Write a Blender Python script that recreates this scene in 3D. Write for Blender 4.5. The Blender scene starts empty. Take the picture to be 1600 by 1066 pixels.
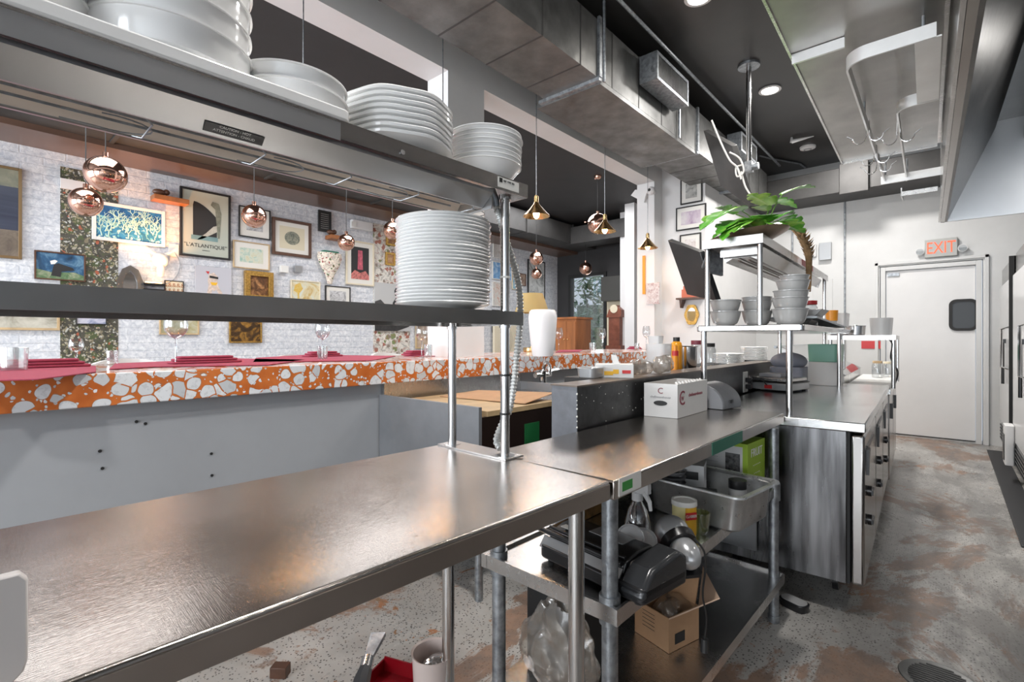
import bpy, math, random
from math import sin, cos, tan, pi, radians as R_, sqrt, atan2
from mathutils import Vector, Matrix, noise
random.seed(7)
C = bpy.context.scene.collection
# ---------------------------------------------------------------- camera geometry (1600x1066 frame)
H = 1.24; F = 770.0; AZ = R_(41.45); SA, CA = sin(AZ), cos(AZ); CX, CY = 800.0, 530.0
def D(px, py):
    u = (px-CX)/F; v = (CY-py)/F
    return Vector((-SA+u*CA, CA+u*SA, v))
CAM = Vector((0, 0, H))
def P(px, py, t): return CAM + D(px, py)*t
def GZ(px, py, Z):
    d = D(px, py); return CAM + d*((Z-H)/d.z)
def GX(px, py, X):
    d = D(px, py); return CAM + d*(X/d.x)
def GY(px, py, Y):
    d = D(px, py); return CAM + d*(Y/d.y)
# ---------------------------------------------------------------- mesh builder
class MB:
    def __init__(s): s.v = []; s.f = []; s.m = []; s.mi = 0; s.M = Matrix.Identity(4)
    def add(s, vs, fs):
        b = len(s.v); s.v += [s.M @ Vector(p) for p in vs]
        for f in fs: s.f.append([b+i for i in f]); s.m.append(s.mi)
        return s
    def mat(s, i): s.mi = i; return s
    def at(s, M): s.M = M; return s
    def box(s, x0, x1, y0, y1, z0, z1):
        x0, x1 = min(x0, x1), max(x0, x1); y0, y1 = min(y0, y1), max(y0, y1); z0, z1 = min(z0, z1), max(z0, z1)
        return s.add([(x0,y0,z0),(x1,y0,z0),(x1,y1,z0),(x0,y1,z0),(x0,y0,z1),(x1,y0,z1),(x1,y1,z1),(x0,y1,z1)],
            [(0,3,2,1),(4,5,6,7),(0,1,5,4),(1,2,6,5),(2,3,7,6),(3,0,4,7)])
    def poly(s, pts): return s.add(pts, [list(range(len(pts)))])
    def prism(s, pts, vec):
        n = len(pts); vec = Vector(vec); a = [Vector(p) for p in pts]; b = [p+vec for p in a]
        nn = (a[1]-a[0]).cross(a[2]-a[0])
        fs = [list(range(n)), list(range(2*n-1, n-1, -1))] + [[(i+1) % n, i, n+i, n+(i+1) % n] for i in range(n)]
        area = Vector((0,0,0))
        for i in range(n): area += a[i].cross(a[(i+1) % n])
        if area.dot(vec) > 0: fs = [f[::-1] for f in fs]
        return s.add(a+b, fs)
    def rbox(s, x0, x1, y0, y1, z0, z1, r=.02, n=4, taper=0):
        pts = []
        for cx, cy, a0 in ((x1-r, y1-r, 0), (x0+r, y1-r, 90), (x0+r, y0+r, 180), (x1-r, y0+r, 270)):
            for k in range(n+1):
                a = R_(a0+90*k/n); pts.append((cx+r*cos(a), cy+r*sin(a)))
        m = len(pts); cx, cy = (x0+x1)/2, (y0+y1)/2
        vs = [((x-cx)*(1-taper)+cx, (y-cy)*(1-taper)+cy, z0) for x, y in pts]+[(x, y, z1) for x, y in pts]
        return s.add(vs, [list(range(m))[::-1], list(range(m, 2*m))]+[[i, (i+1) % m, m+(i+1) % m, m+i] for i in range(m)])
    def cyl(s, p0, p1, r0, r1=None, n=16, caps=True):
        p0, p1 = Vector(p0), Vector(p1); r1 = r0 if r1 is None else r1
        d = (p1-p0).normalized(); a = d.orthogonal().normalized(); b = d.cross(a)
        vs = [p0+(a*cos(2*pi*i/n)+b*sin(2*pi*i/n))*r0 for i in range(n)]+[p1+(a*cos(2*pi*i/n)+b*sin(2*pi*i/n))*r1 for i in range(n)]
        fs = [[i, (i+1) % n, n+(i+1) % n, n+i] for i in range(n)]
        if caps: fs += [list(range(n))[::-1], list(range(n, 2*n))]
        return s.add(vs, fs)
    def lathe(s, prof, n=32, c=(0,0,0), wob=None):
        c = Vector(c); vs = []; k = len(prof)
        for i in range(n):
            a = 2*pi*i/n; w = wob(a) if wob else 1
            for r, z in prof: vs.append(c+Vector((r*w*cos(a), r*w*sin(a), z)))
        fs = []
        for i in range(n):
            j = (i+1) % n
            for q in range(k-1): fs.append([i*k+q, j*k+q, j*k+q+1, i*k+q+1])
        return s.add(vs, fs)
    def sphere(s, c, r, nu=20, nv=12, sx=1, sy=1, sz=1):
        pr = [(max(r*sin(pi*q/nv), 1e-5), -r*cos(pi*q/nv)) for q in range(nv+1)]
        c = Vector(c); vs = []; fs = []; k = nv+1
        for i in range(nu):
            a = 2*pi*i/nu
            for rr, z in pr: vs.append(c+Vector((rr*cos(a)*sx, rr*sin(a)*sy, z*sz)))
        for i in range(nu):
            j = (i+1) % nu
            for q in range(k-1): fs.append([i*k+q, j*k+q, j*k+q+1, i*k+q+1])
        return s.add(vs, fs)
    def tube(s, pts, r, n=8, caps=True):
        pts = [Vector(p) for p in pts]; m = len(pts); rs = r if isinstance(r, (list, tuple)) else [r]*m
        t0 = (pts[1]-pts[0]).normalized(); a = t0.orthogonal().normalized(); vs = []
        for i, p in enumerate(pts):
            t = (pts[min(i+1, m-1)]-pts[max(i-1, 0)]).normalized()
            a = (a-t*a.dot(t)).normalized(); b = t.cross(a)
            vs += [p+(a*cos(2*pi*k/n)+b*sin(2*pi*k/n))*rs[i] for k in range(n)]
        fs = [[i*n+k, i*n+(k+1) % n, (i+1)*n+(k+1) % n, (i+1)*n+k] for i in range(m-1) for k in range(n)]
        if caps: fs += [list(range(n))[::-1], list(range((m-1)*n, m*n))]
        return s.add(vs, fs)
    def ribbon(s, pts, h, th):           # flat bar standing on edge: path in xy, height h, thickness th
        pts = [Vector(p) for p in pts]; m = len(pts); L = []; Rr = []
        for i, p in enumerate(pts):
            t = (pts[min(i+1, m-1)]-pts[max(i-1, 0)]); t.z = 0; t.normalize(); nrm = Vector((-t.y, t.x, 0))*th/2
            L.append(p+nrm); Rr.append(p-nrm)
        up = Vector((0,0,h)); vs = L+Rr+[p+up for p in L]+[p+up for p in Rr]; fs = []
        for i in range(m-1):
            fs += [[i, i+1, 2*m+i+1, 2*m+i], [m+i+1, m+i, 3*m+i, 3*m+i+1], [2*m+i, 2*m+i+1, 3*m+i+1, 3*m+i], [i+1, i, m+i, m+i+1]]
        fs += [[0, 2*m, 3*m, m], [m-1, 2*m-1, 4*m-1, 3*m-1]]
        return s.add(vs, fs)
    def slab4(s, q, th):                 # quad with thickness
        q = [Vector(p) for p in q]; n = (q[1]-q[0]).cross(q[3]-q[0]).normalized()
        return s.prism(q, n*th)
    def build(s, name, mats, parent=None, w=True, bevel=0, seg=2, ang=35, subd=0, solid=0):
        me = bpy.data.meshes.new(name); vs = s.v; off = Vector((0,0,0))
        if parent is not None and w:
            inv = rootm(parent).inverted(); vs = [inv @ p for p in vs]
        if parent is None:
            xs = [p.x for p in vs]; ys = [p.y for p in vs]; zs = [p.z for p in vs]
            off = Vector(((min(xs)+max(xs))/2, (min(ys)+max(ys))/2, min(zs))); vs = [p-off for p in vs]
        me.from_pydata([tuple(p) for p in vs], [], s.f)
        if not isinstance(mats, (list, tuple)): mats = [mats]
        for m in mats: me.materials.append(m)
        for p, i in zip(me.polygons, s.m): p.material_index = i if i < len(mats) else 0
        me.validate(); me.update()
        for p in me.polygons: p.use_smooth = True
        me.set_sharp_from_angle(angle=R_(ang))
        o = bpy.data.objects.new(name, me); o.location = off; C.objects.link(o)
        if parent is not None: o.parent = parent
        if solid:
            md = o.modifiers.new('thick', 'SOLIDIFY'); md.thickness = solid; md.offset = 0
        if bevel:
            md = o.modifiers.new('bevel', 'BEVEL'); md.width = bevel; md.segments = seg; md.limit_method = 'ANGLE'; md.angle_limit = R_(40)
        if subd:
            md = o.modifiers.new('sub', 'SUBSURF'); md.levels = subd; md.render_levels = subd
        return o
def rootm(o):
    M = Matrix.Identity(4)
    while o is not None:
        M = (Matrix.Translation(o.location) @ o.rotation_euler.to_matrix().to_4x4() @ Matrix.Diagonal((*o.scale, 1))) @ M; o = o.parent
    return M
def tag(o, label=None, cat=None, group=None, kind=None):
    if label: o['label'] = label
    if cat: o['category'] = cat
    if group: o['group'] = group
    if kind: o['kind'] = kind
    return o
def thing(name, label, cat, loc=(0,0,0), rz=0, group=None):
    o = bpy.data.objects.new(name, None); o.empty_display_size = .05; C.objects.link(o)
    o.location = loc; o.rotation_euler = (0,0,rz); return tag(o, label, cat, group)
def dup(root, loc, rz=0, label=None, group=None, scale=None):
    r = root.copy(); C.objects.link(r); r.location = loc; r.rotation_euler = (0,0,rz)
    if scale: r.scale = (scale,)*3
    if label: r['label'] = label
    if group: r['group'] = group
    for ch in list(root.children):
        c = ch.copy(); C.objects.link(c); c.parent = r
        for g in list(ch.children):
            d = g.copy(); C.objects.link(d); d.parent = c
    return r
def struct(o): o['kind'] = 'structure'; return o
ORD = 'topmost second third fourth fifth sixth seventh eighth ninth tenth eleventh twelfth thirteenth fourteenth fifteenth sixteenth seventeenth eighteenth nineteenth twentieth'.split()+['twenty-'+w for w in 'first second third fourth fifth sixth seventh eighth'.split()]
def text_mesh(txt, size, extrude=.0006, align='CENTER'):
    cu = bpy.data.curves.new('lettering', 'FONT'); cu.body = txt; cu.size = size; cu.extrude = extrude; cu.align_x = align; cu.align_y = 'CENTER'; cu.resolution_u = 3
    o = bpy.data.objects.new('lettering', cu); C.objects.link(o)
    dg = bpy.context.evaluated_depsgraph_get(); me = bpy.data.meshes.new_from_object(o.evaluated_get(dg))
    bpy.data.objects.remove(o); bpy.data.curves.remove(cu); return me
def lettering(txt, size, m, parent, pos, xdir, ydir, name='lettering', sx=1.0, extrude=.0006):
    """writing laid on a surface: world position, reading direction, up direction"""
    me = text_mesh(txt, size, extrude); x = Vector(xdir).normalized(); y = Vector(ydir); y = (y-x*y.dot(x)).normalized(); z = x.cross(y)
    M = Matrix.Translation(Vector(pos)) @ Matrix(((x.x*sx, y.x, z.x, 0), (x.y*sx, y.y, z.y, 0), (x.z*sx, y.z, z.z, 0), (0,0,0,1)))
    M = rootm(parent).inverted() @ M; me.transform(M); me.materials.clear(); me.materials.append(m)
    o = bpy.data.objects.new(name, me); C.objects.link(o); o.parent = parent; return o
# ---------------------------------------------------------------- materials
def newmat(name):
    m = bpy.data.materials.new(name); m.use_nodes = True; nt = m.node_tree; nt.nodes.clear()
    out = nt.nodes.new('ShaderNodeOutputMaterial'); b = nt.nodes.new('ShaderNodeBsdfPrincipled'); nt.links.new(b.outputs[0], out.inputs[0])
    return m, nt, b, out
def N(nt, t, **kw):
    n = nt.nodes.new(t)
    for k, v in kw.items():
        if k.startswith('i_'): n.inputs[k[2:].replace('_', ' ')].default_value = v
        else: setattr(n, k, v)
    return n
def rgb(c): return (*c, 1) if len(c) == 3 else c
def coords(nt, scale=(1,1,1), rot=(0,0,0), loc=(0,0,0)):
    tc = N(nt, 'ShaderNodeTexCoord'); mp = N(nt, 'ShaderNodeMapping'); nt.links.new(tc.outputs['Object'], mp.inputs[0])
    mp.inputs['Scale'].default_value = scale; mp.inputs['Rotation'].default_value = rot; mp.inputs['Location'].default_value = loc
    return mp.outputs[0]
def ramp(nt, fac, stops, interp='LINEAR'):
    r = N(nt, 'ShaderNodeValToRGB'); r.color_ramp.interpolation = interp; e = r.color_ramp.elements
    while len(e) < len(stops): e.new(.5)
    for i, (p, c) in enumerate(stops): e[i].position = p; e[i].color = rgb(c)
    if fac is not None: nt.links.new(fac, r.inputs[0])
    return r.outputs[0]
def mix(nt, fac, a, b, bt='MIX'):
    n = N(nt, 'ShaderNodeMix', data_type='RGBA', blend_type=bt)
    for s, v in ((0, fac), (6, a), (7, b)):
        if hasattr(v, 'links'): nt.links.new(v, n.inputs[s])
        else: n.inputs[s].default_value = v if s == 0 else rgb(v)
    return n.outputs[2]
def math_(nt, op, a, b=0.0, clamp=False):
    n = N(nt, 'ShaderNodeMath', operation=op, use_clamp=clamp)
    for i, v in enumerate((a, b)):
        if hasattr(v, 'links'): nt.links.new(v, n.inputs[i])
        else: n.inputs[i].default_value = v
    return n.outputs[0]
def noise_(nt, vec, scale, detail=4, rough=.5, dist=0):
    n = N(nt, 'ShaderNodeTexNoise'); n.inputs['Scale'].default_value = scale; n.inputs['Detail'].default_value = detail
    n.inputs['Roughness'].default_value = rough; n.inputs['Distortion'].default_value = dist; nt.links.new(vec, n.inputs['Vector']); return n
def voro(nt, vec, scale, feature='F1', rnd=1):
    n = N(nt, 'ShaderNodeTexVoronoi', feature=feature); n.inputs['Scale'].default_value = scale; n.inputs['Randomness'].default_value = rnd
    nt.links.new(vec, n.inputs['Vector']); return n
def bump(nt, b, h, strength=.2, dist=.01):
    n = N(nt, 'ShaderNodeBump'); n.inputs['Strength'].default_value = strength; n.inputs['Distance'].default_value = dist
    nt.links.new(h, n.inputs['Height']); nt.links.new(n.outputs[0], b.inputs['Normal'])
def simple(name, col, rough=.5, metal=0, var=0, vscale=6, bmp=0, bscale=40, coat=0, rvar=0, emit=0, ecol=None, stretch=(1,1,1), alpha=1, spec=.5):
    m, nt, b, out = newmat(name); b.inputs['Base Color'].default_value = rgb(col); b.inputs['Roughness'].default_value = rough
    b.inputs['Metallic'].default_value = metal; b.inputs['Coat Weight'].default_value = coat; b.inputs['Coat Roughness'].default_value = .08
    b.inputs['Specular IOR Level'].default_value = spec
    v = coords(nt, stretch)
    if var:
        n = noise_(nt, v, vscale, 5, .6); lo = tuple(max(0, c*(1-var)) for c in col[:3]); hi = tuple(min(1, c*(1+var)) for c in col[:3])
        nt.links.new(ramp(nt, n.outputs[0], [(.3, lo), (.7, hi)]), b.inputs['Base Color'])
    if rvar:
        n = noise_(nt, v, vscale*1.7, 4, .6); r = N(nt, 'ShaderNodeMapRange'); nt.links.new(n.outputs[0], r.inputs[0])
        r.inputs[1].default_value = .3; r.inputs[2].default_value = .7; r.inputs[3].default_value = max(.02, rough-rvar); r.inputs[4].default_value = rough+rvar
        nt.links.new(r.outputs[0], b.inputs['Roughness'])
    if bmp:
        n = noise_(nt, v, bscale, 4, .6); bump(nt, b, n.outputs[0], bmp, .005)
    if emit:
        b.inputs['Emission Color'].default_value = rgb(ecol or col); b.inputs['Emission Strength'].default_value = emit
    return m
def steel(name, col=(.6,.6,.6), rough=.25, stretch=(1,1,1), scratch=.25, var=.12, bs=60, smudge=.1, metal=1.0, cs=(1,1,1), csc=3.2):
    """brushed stainless steel: stretched grain, fine crossing scratches, smudges"""
    m, nt, b, out = newmat(name); b.inputs['Metallic'].default_value = metal
    v = coords(nt, stretch); g = noise_(nt, v, bs, 3, .7); s = noise_(nt, coords(nt, cs), csc, 3, .55)
    lo = tuple(c*(1-var) for c in col); hi = tuple(min(1, c*(1+var)) for c in col)
    nt.links.new(ramp(nt, s.outputs[0], [(.3, lo), (.7, hi)]), b.inputs['Base Color'])
    a = math_(nt, 'MULTIPLY', math_(nt, 'SUBTRACT', s.outputs[0], .5), smudge*1.4); c = math_(nt, 'MULTIPLY', math_(nt, 'SUBTRACT', g.outputs[0], .5), smudge)
    nt.links.new(math_(nt, 'MAXIMUM', math_(nt, 'ADD', math_(nt, 'ADD', a, c), rough), .05), b.inputs['Roughness'])
    if scratch:
        v2 = coords(nt, (30, 1.5, 30), (0, 0, .6)); v3 = coords(nt, (1.5, 34, 1.5), (0, 0, -.35)); n2 = noise_(nt, v2, 22, 2, .8); n3 = noise_(nt, v3, 18, 2, .8)
        h = math_(nt, 'ADD', math_(nt, 'ADD', n2.outputs[0], n3.outputs[0]), g.outputs[0]); bump(nt, b, h, scratch, .0006)
    return m
def glassy(name, tint=(.97,.98,.98), rough=.03, body=0.0, bodycol=(1,1,1), gl=.12):
    """thin glass or clear plastic: see-through with a reflecting surface and an optional cloudy body"""
    m, nt, b, out = newmat(name); tr = N(nt, 'ShaderNodeBsdfTransparent'); tr.inputs[0].default_value = rgb(tint)
    g = N(nt, 'ShaderNodeBsdfGlossy'); g.inputs['Roughness'].default_value = rough
    lw = N(nt, 'ShaderNodeLayerWeight'); lw.inputs[0].default_value = .35
    f = math_(nt, 'ADD', math_(nt, 'MULTIPLY', lw.outputs['Facing'], .7), gl*.4, True)
    mx = N(nt, 'ShaderNodeMixShader'); nt.links.new(f, mx.inputs[0]); nt.links.new(tr.outputs[0], mx.inputs[1]); nt.links.new(g.outputs[0], mx.inputs[2])
    if body:
        b.inputs['Base Color'].default_value = rgb(bodycol); b.inputs['Roughness'].default_value = .4
        m2 = N(nt, 'ShaderNodeMixShader'); m2.inputs[0].default_value = body; nt.links.new(mx.outputs[0], m2.inputs[1]); nt.links.new(b.outputs[0], m2.inputs[2]); mx = m2
    nt.links.new(mx.outputs[0], out.inputs[0]); return m
def painting(name, stops, scale=6, detail=6, dist=1.5, rough=.35, stretch=(1,1,1), seed=0):
    m, nt, b, out = newmat(name); v = coords(nt, stretch, loc=(seed*3.1, seed*1.7, seed)); n = noise_(nt, v, scale, detail, .65, dist)
    nt.links.new(ramp(nt, n.outputs[0], stops), b.inputs['Base Color']); b.inputs['Roughness'].default_value = rough; return m
M = {}
M['steel'] = steel('stainless_steel', (.62,.61,.6), .26, (1,14,1), .22, .1, 50)
M['steel_top'] = steel('worktop_steel', (.42,.385,.355), .2, (10,1,1), .22, .16, 30, .1)
M['steel_cool'] = steel('cooler_top_steel', (.66,.66,.65), .17, (6,1,1), .3, .1, 20, .1)
M['steel_v'] = steel('brushed_panel_steel', (.17,.17,.174), .27, (1,1,.07), .12, .75, 16, .12, 1, (1,1,.1), 15)
M['steel_edge'] = steel('polished_lip_steel', (.42,.405,.39), .2, (1,1,.2), .08, .08, 30, .06)
M['steel_lip_dark'] = steel('dark_lip_steel', (.4,.39,.375), .24, (1,1,.2), .08, .3, 18, .06)
M['lamp_face'] = steel('lamp_housing_steel', (.55,.56,.57), .34, (1,20,1), .05, .05, 30, .05)
M['hood'] = steel('hood_steel', (.2,.197,.193), .36, (14,1,1), .2, .25, 14, .12)
M['plenum'] = steel('plenum_steel', (.37,.36,.345), .38, (14,1,1), .15, .22, 12, .12)
M['lip'] = steel('lightened_lip_steel', (.62,.565,.52), .33, (1,1,.2), .05, .12, 30, .05)  # worktop steel lightened for the lip, offsetting its dark reflections by colour
M['chrome'] = simple('chrome', (.78,.78,.78), .1, 1)
M['pole'] = simple('polished_tube', (.62,.61,.6), .17, 1, var=.05)
M['galv'] = simple('galvanised_tube', (.33,.35,.37), .42, .85, var=.4, vscale=30, bmp=.25, bscale=60, rvar=.12)
M['duct'] = simple('duct_metal', (.165,.165,.16), .42, .6, var=.3, vscale=5, bmp=.12, bscale=6, rvar=.12)
M['duct_dark'] = simple('duct_grey', (.06,.058,.056), .5, .3, var=.25, vscale=4, bmp=.08, bscale=8)
M['ceramic'] = simple('white_porcelain', (.92,.92,.91), .12, 0, coat=.6)
M['grey_cer'] = simple('grey_stoneware', (.36,.36,.352), .2, 0, coat=.5, var=.06)
M['white'] = simple('white_paint', (.72,.715,.71), .55, var=.03, vscale=3)
M['offwhite'] = simple('scuffed_wall_paint', (.62,.62,.61), .45, var=.07, vscale=1.6, bmp=.04, bscale=12)
M['bargrey'] = simple('grey_bar_paint', (.34,.355,.375), .42, var=.07, vscale=1.5, bmp=.03, bscale=20)
M['sinkgrey'] = simple('sink_side_grey', (.22,.23,.245), .45, .2, var=.1, vscale=6)
M['ceil'] = simple('dark_ceiling_paint', (.03,.029,.03), .6, var=.15, vscale=2)
M['ceil_k'] = simple('kitchen_ceiling_paint', (.03,.028,.027), .33, var=.2, vscale=2)
M['soffit'] = simple('brown_soffit_paint', (.12,.07,.05), .3, var=.15, vscale=2)
M['black'] = simple('black_plastic', (.012,.012,.013), .3, var=.3)
M['blackm'] = simple('black_matte', (.014,.014,.014), .6)
M['rubber'] = simple('black_rubber', (.02,.02,.02), .7)
M['copper'] = simple('copper_mirror', (.72,.43,.33), .09, 1)
M['brass'] = simple('aged_brass', (.62,.42,.2), .22, 1, var=.1)
M['gold'] = simple('gilt_frame', (.45,.27,.07), .35, .8, var=.4, vscale=50, bmp=.8, bscale=60)
M['wood'] = simple('orange_wood', (.34,.12,.035), .4, var=.3, vscale=8, stretch=(1,1,.2))
M['wood_d'] = simple('dark_brown_wood', (.09,.04,.022), .4, var=.3, vscale=10)
M['wood_l'] = simple('light_oak', (.5,.36,.2), .45, var=.2, vscale=9)
M['card'] = simple('brown_cardboard', (.45,.27,.15), .8, var=.1, vscale=9)
M['card_in'] = simple('inner_cardboard', (.36,.22,.13), .85, var=.1)
M['boxwhite'] = simple('white_card', (.68,.68,.67), .6, var=.03)
M['maroon'] = simple('maroon_print', (.22,.03,.05), .5)
M['ink'] = simple('black_ink', (.02,.02,.02), .5)
M['red'] = simple('red_plastic', (.55,.03,.03), .35)
M['redcloth'] = simple('crimson_cloth', (.34,.045,.085), .85, var=.12, vscale=60, bmp=.3, bscale=300)
M['pinkish'] = simple('frosted_plastic_pink', (.6,.5,.47), .3, 0)
M['orange'] = simple('orange_plastic', (.8,.3,.02), .3)
M['green'] = simple('lime_print', (.33,.5,.04), .5)
M['dkgreen'] = simple('dark_green_plastic', (.02,.16,.1), .4)
M['mint'] = simple('mint_container', (.2,.42,.32), .35)
M['yellow'] = simple('yellow_label', (.8,.45,.03), .45)
M['cream'] = simple('cream_paint', (.72,.64,.48), .5, var=.05)
M['silver'] = simple('silver_plastic', (.42,.43,.44), .3, .6)
M['greyplas'] = simple('grey_plastic', (.3,.3,.31), .4)
M['frosted'] = glassy('frosted_plastic', (.9,.9,.9), .25, .45, (.75,.75,.75))
M['bag'] = glassy('plastic_bag', (.9,.87,.83), .2, .16, (.42,.36,.3), .12)
M['glass'] = glassy('clear_glass', (.9,.92,.93), .03, 0, (1,1,1), .3)
M['cutglass'] = glassy('cut_glass', (.9,.92,.92), .05, .06, (1,1,1), .5)
M['screen'] = simple('glossy_screen', (.015,.015,.014), .08)
M['bulb'] = simple('warm_bulb', (1,.75,.4), .3, emit=130, ecol=(1,.5,.14))
M['led'] = simple('led_lens', (1,1,1), .3, emit=22, ecol=(1,.95,.88))
M['exit'] = simple('exit_letter', (1,.12,.05), .4, emit=1.1, ecol=(1,.1,.04))
M['mirror'] = simple('mirror_glass', (.85,.85,.85), .03, 1)
M['leaf'] = painting('monstera_leaf', [(.25, (.03,.18,.015)), (.5, (.1,.38,.03)), (.72, (.36,.6,.09))], 9, 3, .5, .32)
M['leaf_l'] = painting('pale_leaf', [(.25, (.12,.3,.03)), (.7, (.5,.62,.16))], 9, 3, .5, .35)
M['stem'] = simple('green_stem', (.12,.25,.04), .5)
M['dried'] = simple('dried_bract', (.24,.15,.07), .8, var=.4, vscale=30)
M['paper'] = simple('paper', (.75,.74,.7), .7)
M['mat'] = simple('picture_mount', (.74,.72,.66), .7)
M['stone_ins'] = simple('frosted_window', (.05,.055,.06), .35, spec=.3)
M['linen'] = simple('lamp_shade_gold', (.42,.31,.12), .6)
def m_brick():
    m, nt, b, out = newmat('painted_brick')
    tc = N(nt, 'ShaderNodeTexCoord'); sp = N(nt, 'ShaderNodeSeparateXYZ'); nt.links.new(tc.outputs['Object'], sp.inputs[0])
    cb = N(nt, 'ShaderNodeCombineXYZ'); nt.links.new(math_(nt, 'ADD', sp.outputs[0], sp.outputs[1]), cb.inputs[0]); nt.links.new(sp.outputs[2], cb.inputs[1])
    br = N(nt, 'ShaderNodeTexBrick'); nt.links.new(cb.outputs[0], br.inputs[0])
    for k, v in (('Scale', 1.0), ('Brick Width', .3), ('Row Height', .075), ('Mortar Size', .006), ('Mortar Smooth', .4)): br.inputs[k].default_value = v
    br.inputs['Color1'].default_value = (.56,.58,.63,1); br.inputs['Color2'].default_value = (.74,.75,.77,1); br.inputs['Mortar'].default_value = (.47,.49,.54,1)
    n = noise_(nt, cb.outputs[0], 26, 6, .7, .8); n2 = noise_(nt, cb.outputs[0], 1.2, 2)
    c = mix(nt, .62, br.outputs[0], ramp(nt, n.outputs[0], [(.33, (.36,.4,.47)), (.5, (.62,.64,.67)), (.62, (.85,.86,.87))]))
    nt.links.new(c, b.inputs['Base Color']); b.inputs['Roughness'].default_value = .6
    h = math_(nt, 'ADD', math_(nt, 'MULTIPLY', br.outputs[1], -1.0), math_(nt, 'MULTIPLY', n.outputs[0], 1.2)); bump(nt, b, h, .5, .008); return m
M['brick'] = m_brick()
def m_floral(name, ground, cols, scale=9):
    m, nt, b, out = newmat(name); v = coords(nt); n = noise_(nt, v, 5, 4, .6, 1); 
    vv = N(nt, 'ShaderNodeVectorMath', operation='ADD'); nt.links.new(v, vv.inputs[0]); sc = N(nt, 'ShaderNodeVectorMath', operation='SCALE'); sc.inputs['Scale'].default_value = .12
    nt.links.new(n.outputs[1], sc.inputs[0]); nt.links.new(sc.outputs[0], vv.inputs[1])
    c = ramp(nt, noise_(nt, vv.outputs[0], scale*.7, 3, .6, 2).outputs[0], [(.35, ground), (.5, tuple(x*1.8 for x in ground)), (.6, ground)])
    for k, (sc_, th, col) in enumerate(cols):
        f = voro(nt, vv.outputs[0], scale*sc_); rnd = N(nt, 'ShaderNodeSeparateColor'); nt.links.new(f.outputs['Color'], rnd.inputs[0])
        msk = math_(nt, 'MULTIPLY', math_(nt, 'LESS_THAN', f.outputs['Distance'], th), math_(nt, 'GREATER_THAN', rnd.outputs[k % 3], .45))
        c = mix(nt, msk, c, col)
    w = N(nt, 'ShaderNodeTexWave', wave_type='RINGS'); w.inputs['Scale'].default_value = scale*.35; w.inputs['Distortion'].default_value = 26; w.inputs['Detail'].default_value = 3; nt.links.new(vv.outputs[0], w.inputs[0])
    c = mix(nt, math_(nt, 'MULTIPLY', math_(nt, 'GREATER_THAN', w.outputs['Fac'], .965), .55), c, cols[0][2])
    nt.links.new(c, b.inputs['Base Color']); b.inputs['Roughness'].default_value = .55; return m
M['floral'] = m_floral('dark_botanical_paper', (.045,.042,.032), [(1.1,.42,(.07,.09,.035)), (1.6,.3,(.2,.17,.11)), (2.0,.34,(.42,.38,.3)), (2.9,.33,(.5,.5,.46)), (1.4,.26,(.36,.1,.05)), (3.4,.36,(.3,.26,.16))], 13)
M['floral2'] = m_floral('pale_botanical_paper', (.42,.4,.36), [(1.4,.3,(.36,.14,.1)), (1.1,.3,(.2,.24,.1)), (2.1,.25,(.72,.68,.6)), (1.7,.25,(.25,.2,.16))], 7)
def m_terrazzo():
    m, nt, b, out = newmat('orange_terrazzo'); v0 = coords(nt); nz = noise_(nt, v0, 9, 2, .5)
    sc = N(nt, 'ShaderNodeVectorMath', operation='SCALE'); sc.inputs['Scale'].default_value = .045; nt.links.new(nz.outputs[1], sc.inputs[0])
    v = N(nt, 'ShaderNodeVectorMath', operation='ADD'); nt.links.new(v0, v.inputs[0]); nt.links.new(sc.outputs[0], v.inputs[1]); v = v.outputs[0]
    c = ramp(nt, noise_(nt, v0, 14, 4).outputs[0], [(.3, (.5,.125,.028)), (.7, (.64,.185,.045))])
    for s, edge, rmin, thr in ((70, .1, .32, .72), (17, .04, .42, .06)):
        e = voro(nt, v, s, 'DISTANCE_TO_EDGE'); f = voro(nt, v, s); rn = N(nt, 'ShaderNodeSeparateColor'); nt.links.new(f.outputs['Color'], rn.inputs[0])
        rad = math_(nt, 'ADD', math_(nt, 'MULTIPLY', rn.outputs[0], .32), rmin)
        msk = math_(nt, 'MULTIPLY', math_(nt, 'GREATER_THAN', e.outputs['Distance'], edge), math_(nt, 'LESS_THAN', f.outputs['Distance'], rad))
        msk = math_(nt, 'MULTIPLY', msk, math_(nt, 'GREATER_THAN', rn.outputs[1], thr))
        rim = math_(nt, 'MULTIPLY', math_(nt, 'GREATER_THAN', e.outputs['Distance'], edge*.55), math_(nt, 'LESS_THAN', f.outputs['Distance'], math_(nt, 'ADD', rad, .035)))
        rim = math_(nt, 'MULTIPLY', rim, math_(nt, 'GREATER_THAN', rn.outputs[1], thr))
        c = mix(nt, math_(nt, 'MULTIPLY', rim, .55), c, (.3,.17,.1))
        chip = ramp(nt, rn.outputs[2], [(0, (.5,.52,.54)), (.25, (.66,.68,.7)), (1, (.78,.8,.82))])
        chip = mix(nt, math_(nt, 'MULTIPLY', math_(nt, 'GREATER_THAN', noise_(nt, v0, 45, 5, .7).outputs[0], .56), .35), chip, (.42,.43,.44))
        c = mix(nt, msk, c, chip)
    nt.links.new(c, b.inputs['Base Color']); b.inputs['Roughness'].default_value = .16; return m
M['terrazzo'] = m_terrazzo()
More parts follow.
